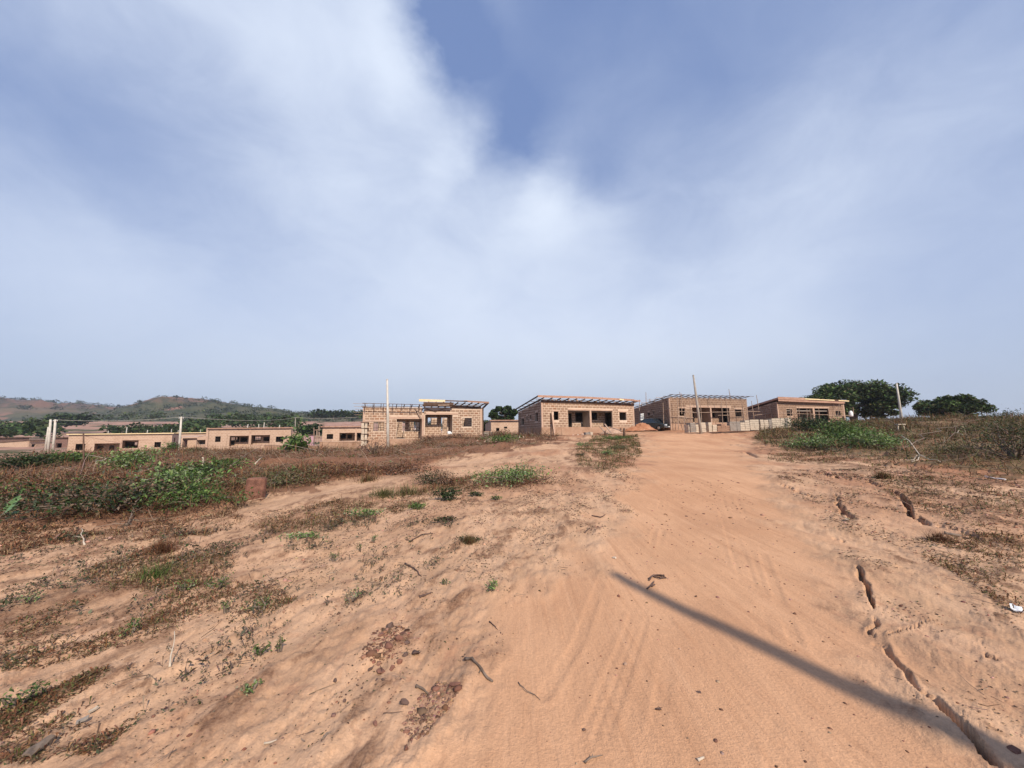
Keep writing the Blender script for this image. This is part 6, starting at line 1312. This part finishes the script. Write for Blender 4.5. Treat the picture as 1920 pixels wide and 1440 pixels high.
tL = pole('rightmost of the three pale poles at the left, carrying the wire', (100, 841), (104, 787), 58, .17, .13, arm=True)
tB = pole('thin dark pole on the hillside above the flat-topped house', (554, 802), (554, 783), 150, .14, .12, 'poledark', arm=True)
gp = Vector((1.136, 4.56, 0)); Lsh = 6.6 / math.tan(SUN_EL); bx = gp + SUN_AZ.to_3d() * Lsh; gg = gz(bx.x, bx.y)
root = thing('utility_pole', 'pole standing behind the camera whose shadow crosses the road', 'pole', (bx.x, bx.y, gg), 'utility poles')
ztip = float(surf(gp.x, gp.y)[0]); mb = MB(); mb.tube([Vector((bx.x, bx.y, gg - .5)), Vector((bx.x, bx.y, 3.3)), Vector((bx.x, bx.y, ztip + 6.6))], [.145, .115, .078], 12); mb.build('shaft', MT['pole'], root, True)
def wire(label, a, b, sag, r=.02, n=14):
    pts = [a.lerp(b, k / n) - Vector((0, 0, sag * 4 * (k / n) * (1 - k / n))) for k in range(n + 1)]; mb = MB(); mb.tube(pts, [r] * (n + 1), 4, False); tag(mb.build('power_line', MT['pole'], None, True), label, 'wire', 'power lines')
wire('power line strung between the three poles and the tall left pole', tL, tR, .35, .02)
wire('power line from the tall left pole to the hillside pole', tR, tB, .8, .035)
wire('power line from the hillside pole towards the stepped house', tB, P(672, 782, 150), .4, .045)

# ---- block stacks, rubble, car
def block_stack(label, cv, x0, x1, ytop, ybot, d, mat='paleblock', depth=1.0, jag=0, seed=1):
    a = P(*cv(x0, ybot), d); b = P(*cv(x1, ybot), d); t = P(*cv((x0 + x1) / 2, ytop), d); U = (b - a); U.z = 0; L = U.length; U.normalize(); V_ = Vector((-U.y, U.x, 0)); z0 = min(gz(a.x, a.y), gz(b.x, b.y)) ; z0 = max(min(z0, a.z + .1), a.z - .3)
    root = thing('block_stack', label, 'blocks', (a.x, a.y, z0), 'stacks of concrete blocks'); H = t.z - z0; bh = .225; nr = max(1, round(H / bh)); bh = H / nr; rg2 = random.Random(seed); end = rg2.random() < .5
    bw = .45; nc = max(1, round(L / bw)); bw = L / nc; meshes = {}
    for r_ in range(nr):
        for c_ in range(nc):
            if r_ == nr - 1 and rg2.random() < jag: continue
            key = rg2.randrange(3)
            if key not in meshes:
                m = MB(); e = (.012, .02, .03)[key]; m.prism((0, 0, 0), U * (bw - e), V_ * depth, (0, 0, bh - .02)); me = bpy.data.meshes.new('block'); me.from_pydata(m.v, [], m.f); me.materials.append(MT[mat]); meshes[key] = me
            o = bpy.data.objects.new('block', meshes[key]); COL.objects.link(o); o.parent = root; off = U * (c_ * bw + rg2.uniform(0, .01)) + V_ * rg2.uniform(-.03, .03) + Vector((0, 0, r_ * bh)); o.location = off
    return root
block_stack('pale block stack leftmost in the row before the scaffolded house', c3, 895, 920, 755, 855, 41, jag=.1, seed=1)
block_stack('grey shaded block stack, second from the left in the row', c3, 922, 995, 755, 852, 41.3, 'concrete', seed=2)  # shade painted in: darker grey than the sunlit pale stacks
block_stack('pale block stack right behind the foot of the leaning pole', c3, 998, 1138, 752, 850, 41.5, jag=.15, seed=3)
block_stack('narrow pale block stack right of the leaning pole', c3, 1175, 1222, 750, 845, 42, seed=4)
block_stack('pale block stack before the middle column of the scaffolded house', c3, 1230, 1290, 752, 842, 42.3, jag=.2, seed=5)
block_stack('reddish low block stack topped with cut branches', c3, 1295, 1465, 772, 838, 42.5, 'soilwall', jag=.3, seed=6)
block_stack('long grey shaded block stack with branches on its left', c3, 1470, 1615, 738, 832, 43, 'concrete', depth=.6, seed=7)  # darker concrete stands in for shade on this stack
block_stack('pale block stack left of the long zigzag stack', c3, 1617, 1745, 722, 830, 43, jag=.1, seed=8)
block_stack('widest pale block stack between the two right houses', c4, 125, 250, 712, 822, 44, jag=.2, seed=9)
block_stack('narrow pale block stack right of the widest one', c4, 268, 318, 712, 818, 44.5, jag=.2, seed=10)
block_stack('small pale block stack before the dark side wall', c4, 322, 382, 716, 815, 44.8, seed=11)
block_stack('dark shaded block stack left of the long pale one', c4, 386, 428, 712, 808, 45, 'concrete', seed=12)  # shaded look comes from the darker concrete colour
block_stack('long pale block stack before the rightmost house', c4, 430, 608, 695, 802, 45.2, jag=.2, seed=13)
block_stack('dark shaded block stack at the corner of the rightmost house', c4, 610, 645, 690, 796, 45.6, 'concrete', seed=14)  # shade put into the colour with darker concrete
block_stack('last pale block stack at the right end of the row', c4, 647, 697, 688, 788, 45.8, seed=15)
block_stack('grey block pair on the ground before the two-veranda house', c2, 1140, 1195, 705, 750, 34, 'concrete', seed=16)
block_stack('single pale block standing beside the grey pair', c2, 1197, 1230, 700, 745, 34, seed=17)
bush('dry branches thrown over the reddish block stack', 1360, 797, 2.6, .8, 'olive', 500, .12, seed=71, twigs=14)
def mound(label, px, py, w, h, cols, n=1, seed=3, name='earth_heap', d=None):
    p = at(px, py) if d is None else P(px, py, d); rg2 = np.random.default_rng(seed); nu, nv = 40, 16; a = np.linspace(0, 2 * np.pi, nu, endpoint=False); rr = np.linspace(0, 1, nv); A, Rr = np.meshgrid(a, rr); X = np.cos(A) * Rr * w / 2; Y = np.sin(A) * Rr * w / 3; Z = h * (np.cos(np.pi * Rr) * .5 + .5) * (1 + .35 * fbm(X * 2.2 + seed, Y * 2.2, 4)) + .05 * fbm(X * 7, Y * 7, 2) - .06 * Rr
    V = np.c_[X.ravel(), Y.ravel(), Z.ravel()]; i = np.arange(nv - 1)[:, None] * nu; j = np.arange(nu)[None]; j2 = (j + 1) % nu; Fq = np.stack([i + j, i + nu + j, i + nu + j2, i + j2], -1).reshape(-1, 4)
    o = np_mesh(name, V, Fq, MT[cols], None, True); o.location = p; return tag(o, label, 'heap', 'heaps of building material')
MT['redearth'] = mat_noise('dug_red_earth', (.30, .12, .06), (.42, .20, .11), 3, bstr=.8, bscale=12, stain=(.50, .29, .18))
MT['rubble'] = mat_noise('plaster_rubble', (.36, .22, .15), (.52, .36, .26), 4, bstr=.8, bscale=12)
mound('orange earth heap in front of the parked car', 1205, 806, 3.4, .75, 'redearth', seed=3, d=43)
mound('low reddish earth heap against the right end of the two-veranda house', 1186, 807, 2.4, .4, 'redearth', seed=4, d=42)
mound('broken plaster rubble below the raised veranda of the stepped house', 878, 824, 3.8, .55, 'rubble', seed=5)
mound('small pale rubble heap right of the stepped house', 925, 829, 2.4, .35, 'rubble', seed=6)
mound('rubble heap with planks before the right veranda of the two-veranda house', 1148, 812, 3.0, .45, 'rubble', seed=7)
for k, (a, b, lb) in enumerate([((1134, 795), (1146, 812), 'upper slanting plank on the rubble before the right veranda'), ((1142, 800), (1166, 808), 'long plank lying on the rubble before the right veranda'), ((1125, 800), (1136, 812), 'short plank leaning on the veranda edge above the rubble')]):
    p, q = P(a[0], a[1], 38.5), P(b[0], b[1], 36.5); mb = MB(); mb.beam(p, q, .14, .05); tag(mb.build('plank', MT['scaff'], None), lb, 'plank', 'planks on the rubble')
for k, (x, y, s) in enumerate([(1075, 818, .22), (1083, 816, .2), (1092, 817, .25), (1100, 815, .2), (1105, 817, .18), (930, 826, .25), (895, 829, .2), (973, 823, .25), (980, 824, .2)]):
    stone(['pale rubble lump at the left of the row before the two-veranda house', 'second pale lump of the row before the two-veranda house', 'largest pale lump of the row before the two-veranda house', 'fourth pale lump of the row, nearest the grey blocks', 'small pale lump touching the grey blocks', 'pale lump beside the green clump right of the stepped house', 'pale lump in the earth before the stepped house', 'pale lump at the shaded corner of the two-veranda house', 'flat pale lump beside the shaded corner lump'][k], x, y, s, 'paleblock' if k % 2 else 'band', .7, 50 + k, 'rubble lumps before the houses')
mb = MB(); p = P(1037, 824, 31); mb.prism(p + Vector((-2.2, 0, -.05)), (4.2, .3, 0), (0, .5, 0), (0, 0, .1)); tag(mb.build('plank', MT['band']), 'long pale board lying on the earth before the shaded corner', 'plank', 'planks on the rubble')
# white container beside the rightmost house
p = P(1596, 781, 55); mb = MB(); mb.tube([p, p + Vector((0, 0, .2)), p + Vector((0, 0, .6)), p + Vector((.02, 0, .75)), p + Vector((.02, 0, .82))], [.22, .25, .24, .14, .08], 14); tag(mb.build('white_barrel', MT['white'], None, True), 'white plastic barrel beside the right end of the rightmost house', 'barrel')
# white stack of louvre boards near the car
lv = thing('board_pile', 'stack of whitish boards standing behind the roof of the parked car', 'boards', P(1204, 786, 50))
for k, y in enumerate((778, 781.5, 785, 788)):
    q = P(1201.5, y, 50); mb = MB(); mb.prism(q, (.40, 0, .05), (0, .25, 0), (0, 0, .15)); mb.build('board', MT['white'], lv)
def make_car(loc, rz):
    root = thing('parked_car', 'dark green sedan parked between the two middle houses', 'car', loc)
    Rm = Matrix.Translation(loc) @ Matrix.Rotation(rz, 4, 'Z'); W = 1.70
    prof = [(-2.15, .38), (-2.2, .62), (-2.1, .86), (-1.5, .92), (-1.0, .95), (.75, .95), (1.5, .86), (2.05, .74), (2.2, .6), (2.18, .36), (1.9, .24), (-1.9, .24)]
    def loft(profile, halfw, inset_top, zs):   # cross profile extruded with tumblehome
        bm = bmesh.new(); rows = []
        for f_ in (-1, -.92, 0, .92, 1):
            row = []
            for (x, z) in profile:
                s_ = 1 - (.03 if abs(f_) == 1 else 0); hw = halfw * (1 - inset_top * max(0, z - zs[0]) / (zs[1] - zs[0])); row.append(bm.verts.new((x * s_, f_ * hw, .03 + z * (1 if abs(f_) < 1 else .985))))
            rows.append(row)
        n = len(profile)
        for a, b in zip(rows[:-1], rows[1:]):
            for i in range(n): bm.faces.new((a[i], a[(i + 1) % n], b[(i + 1) % n], b[i]))
        bm.faces.new(rows[0][::-1]); bm.faces.new(rows[-1]); bmesh.ops.recalc_face_normals(bm, faces=bm.faces); return bm
    def fin(bm, name, mat, sm=True):
        bm.transform(Rm); me = bpy.data.meshes.new(name); bm.to_mesh(me); bm.free(); me.materials.append(mat); me.polygons.foreach_set('use_smooth', [sm] * len(me.polygons)); return link(name, me, root)
    o = fin(loft(prof, W / 2, .0, (0, 1)), 'body', MT['car'], False); bv = o.modifiers.new('bevel', 'BEVEL'); bv.width = .04; bv.segments = 3
    cab = [(-1.45, .93), (-.95, 1.36), (-.1, 1.42), (.45, 1.37), (1.05, .93)]
    fin(loft(cab, W / 2 - .04, .22, (.93, 1.42)), 'windows', MT['glass'], False)
    roof = [(-.98, 1.37), (-.1, 1.44), (.48, 1.38), (.46, 1.41), (-.1, 1.47), (-.97, 1.40)]; fin(loft(roof, W / 2 - .18, 0, (0, 2)), 'roof', MT['car'], False)
    for y in (-.62, .62):
        for x0, x1, z0, z1 in ((.46, 1.08, 1.38, .95), (-.98, -1.46, 1.37, .94), (-.1, -.1, 1.42, .95)):
            mb = MB(); mb.beam(Rm @ Vector((x0, y, z0 + .03)), Rm @ Vector((x1, y * 1.30, z1)), .06, .05); mb.build('pillar', MT['car'], root)
    for x in (-1.35, 1.38):
        for y in (-.76, .76):
            mb = MB(); sg = 1 if y > 0 else -1; mb.tube([Rm @ Vector((x, y - .09, .31)), Rm @ Vector((x, y + .11 * sg, .31))], [.31, .31], 20); w_ = mb.build('wheel', MT['tyre'], root); mb = MB(); mb.tube([Rm @ Vector((x, y + .10 * sg, .31)), Rm @ Vector((x, y + .125 * sg, .31))], [.19, .17], 14); mb.build('rim', MT['chrome'], w_)
    for y in (-.6, .6): mb = MB(); mb.prism(Rm @ Vector((2.13, y - .2, .56)), Rm.to_3x3() @ Vector((.08, 0, 0)), Rm.to_3x3() @ Vector((0, .4, 0)), (0, 0, .16)); mb.build('headlight', MT['lamp'], root)
    mb = MB(); mb.prism(Rm @ Vector((2.14, -.36, .56)), Rm.to_3x3() @ Vector((.07, 0, 0)), Rm.to_3x3() @ Vector((0, .72, 0)), (0, 0, .16)); mb.build('grille', MT['tyre'], root)
    mb = MB(); mb.prism(Rm @ Vector((2.14, -.80, .33)), Rm.to_3x3() @ Vector((.14, 0, 0)), Rm.to_3x3() @ Vector((0, 1.6, 0)), (0, 0, .14)); mb.build('bumper', MT['chrome'], root)
    mb = MB(); mb.prism(Rm @ Vector((2.29, -.25, .38)), Rm.to_3x3() @ Vector((.015, 0, 0)), Rm.to_3x3() @ Vector((0, .5, 0)), (0, 0, .1)); mb.build('number_plate', MT['white'], root)
cp = P(1226, 806, 48); cp.z = gz(cp.x, cp.y) + .02
make_car(cp, math.radians(-58))
# ------------------------------------------------------------------ air
hz = MB(); hz.prism((-1500, -60, -45), (3000, 0, 0), (0, 1900, 0), (0, 0, 200)); 
hm = bpy.data.materials.new('haze_air'); hm.use_nodes = True; nt = hm.node_tree
for n in list(nt.nodes): nt.nodes.remove(n)
pv = nt.nodes.new('ShaderNodeVolumePrincipled'); pv.inputs['Color'].default_value = (.86, .90, 1, 1); pv.inputs['Density'].default_value = .00026; pv.inputs['Anisotropy'].default_value = .3
on = nt.nodes.new('ShaderNodeOutputMaterial'); nt.links.new(pv.outputs[0], on.inputs['Volume'])
o = hz.build('haze', hm); tag(o, 'thin pale haze over the valley and hills', None, None, 'stuff')
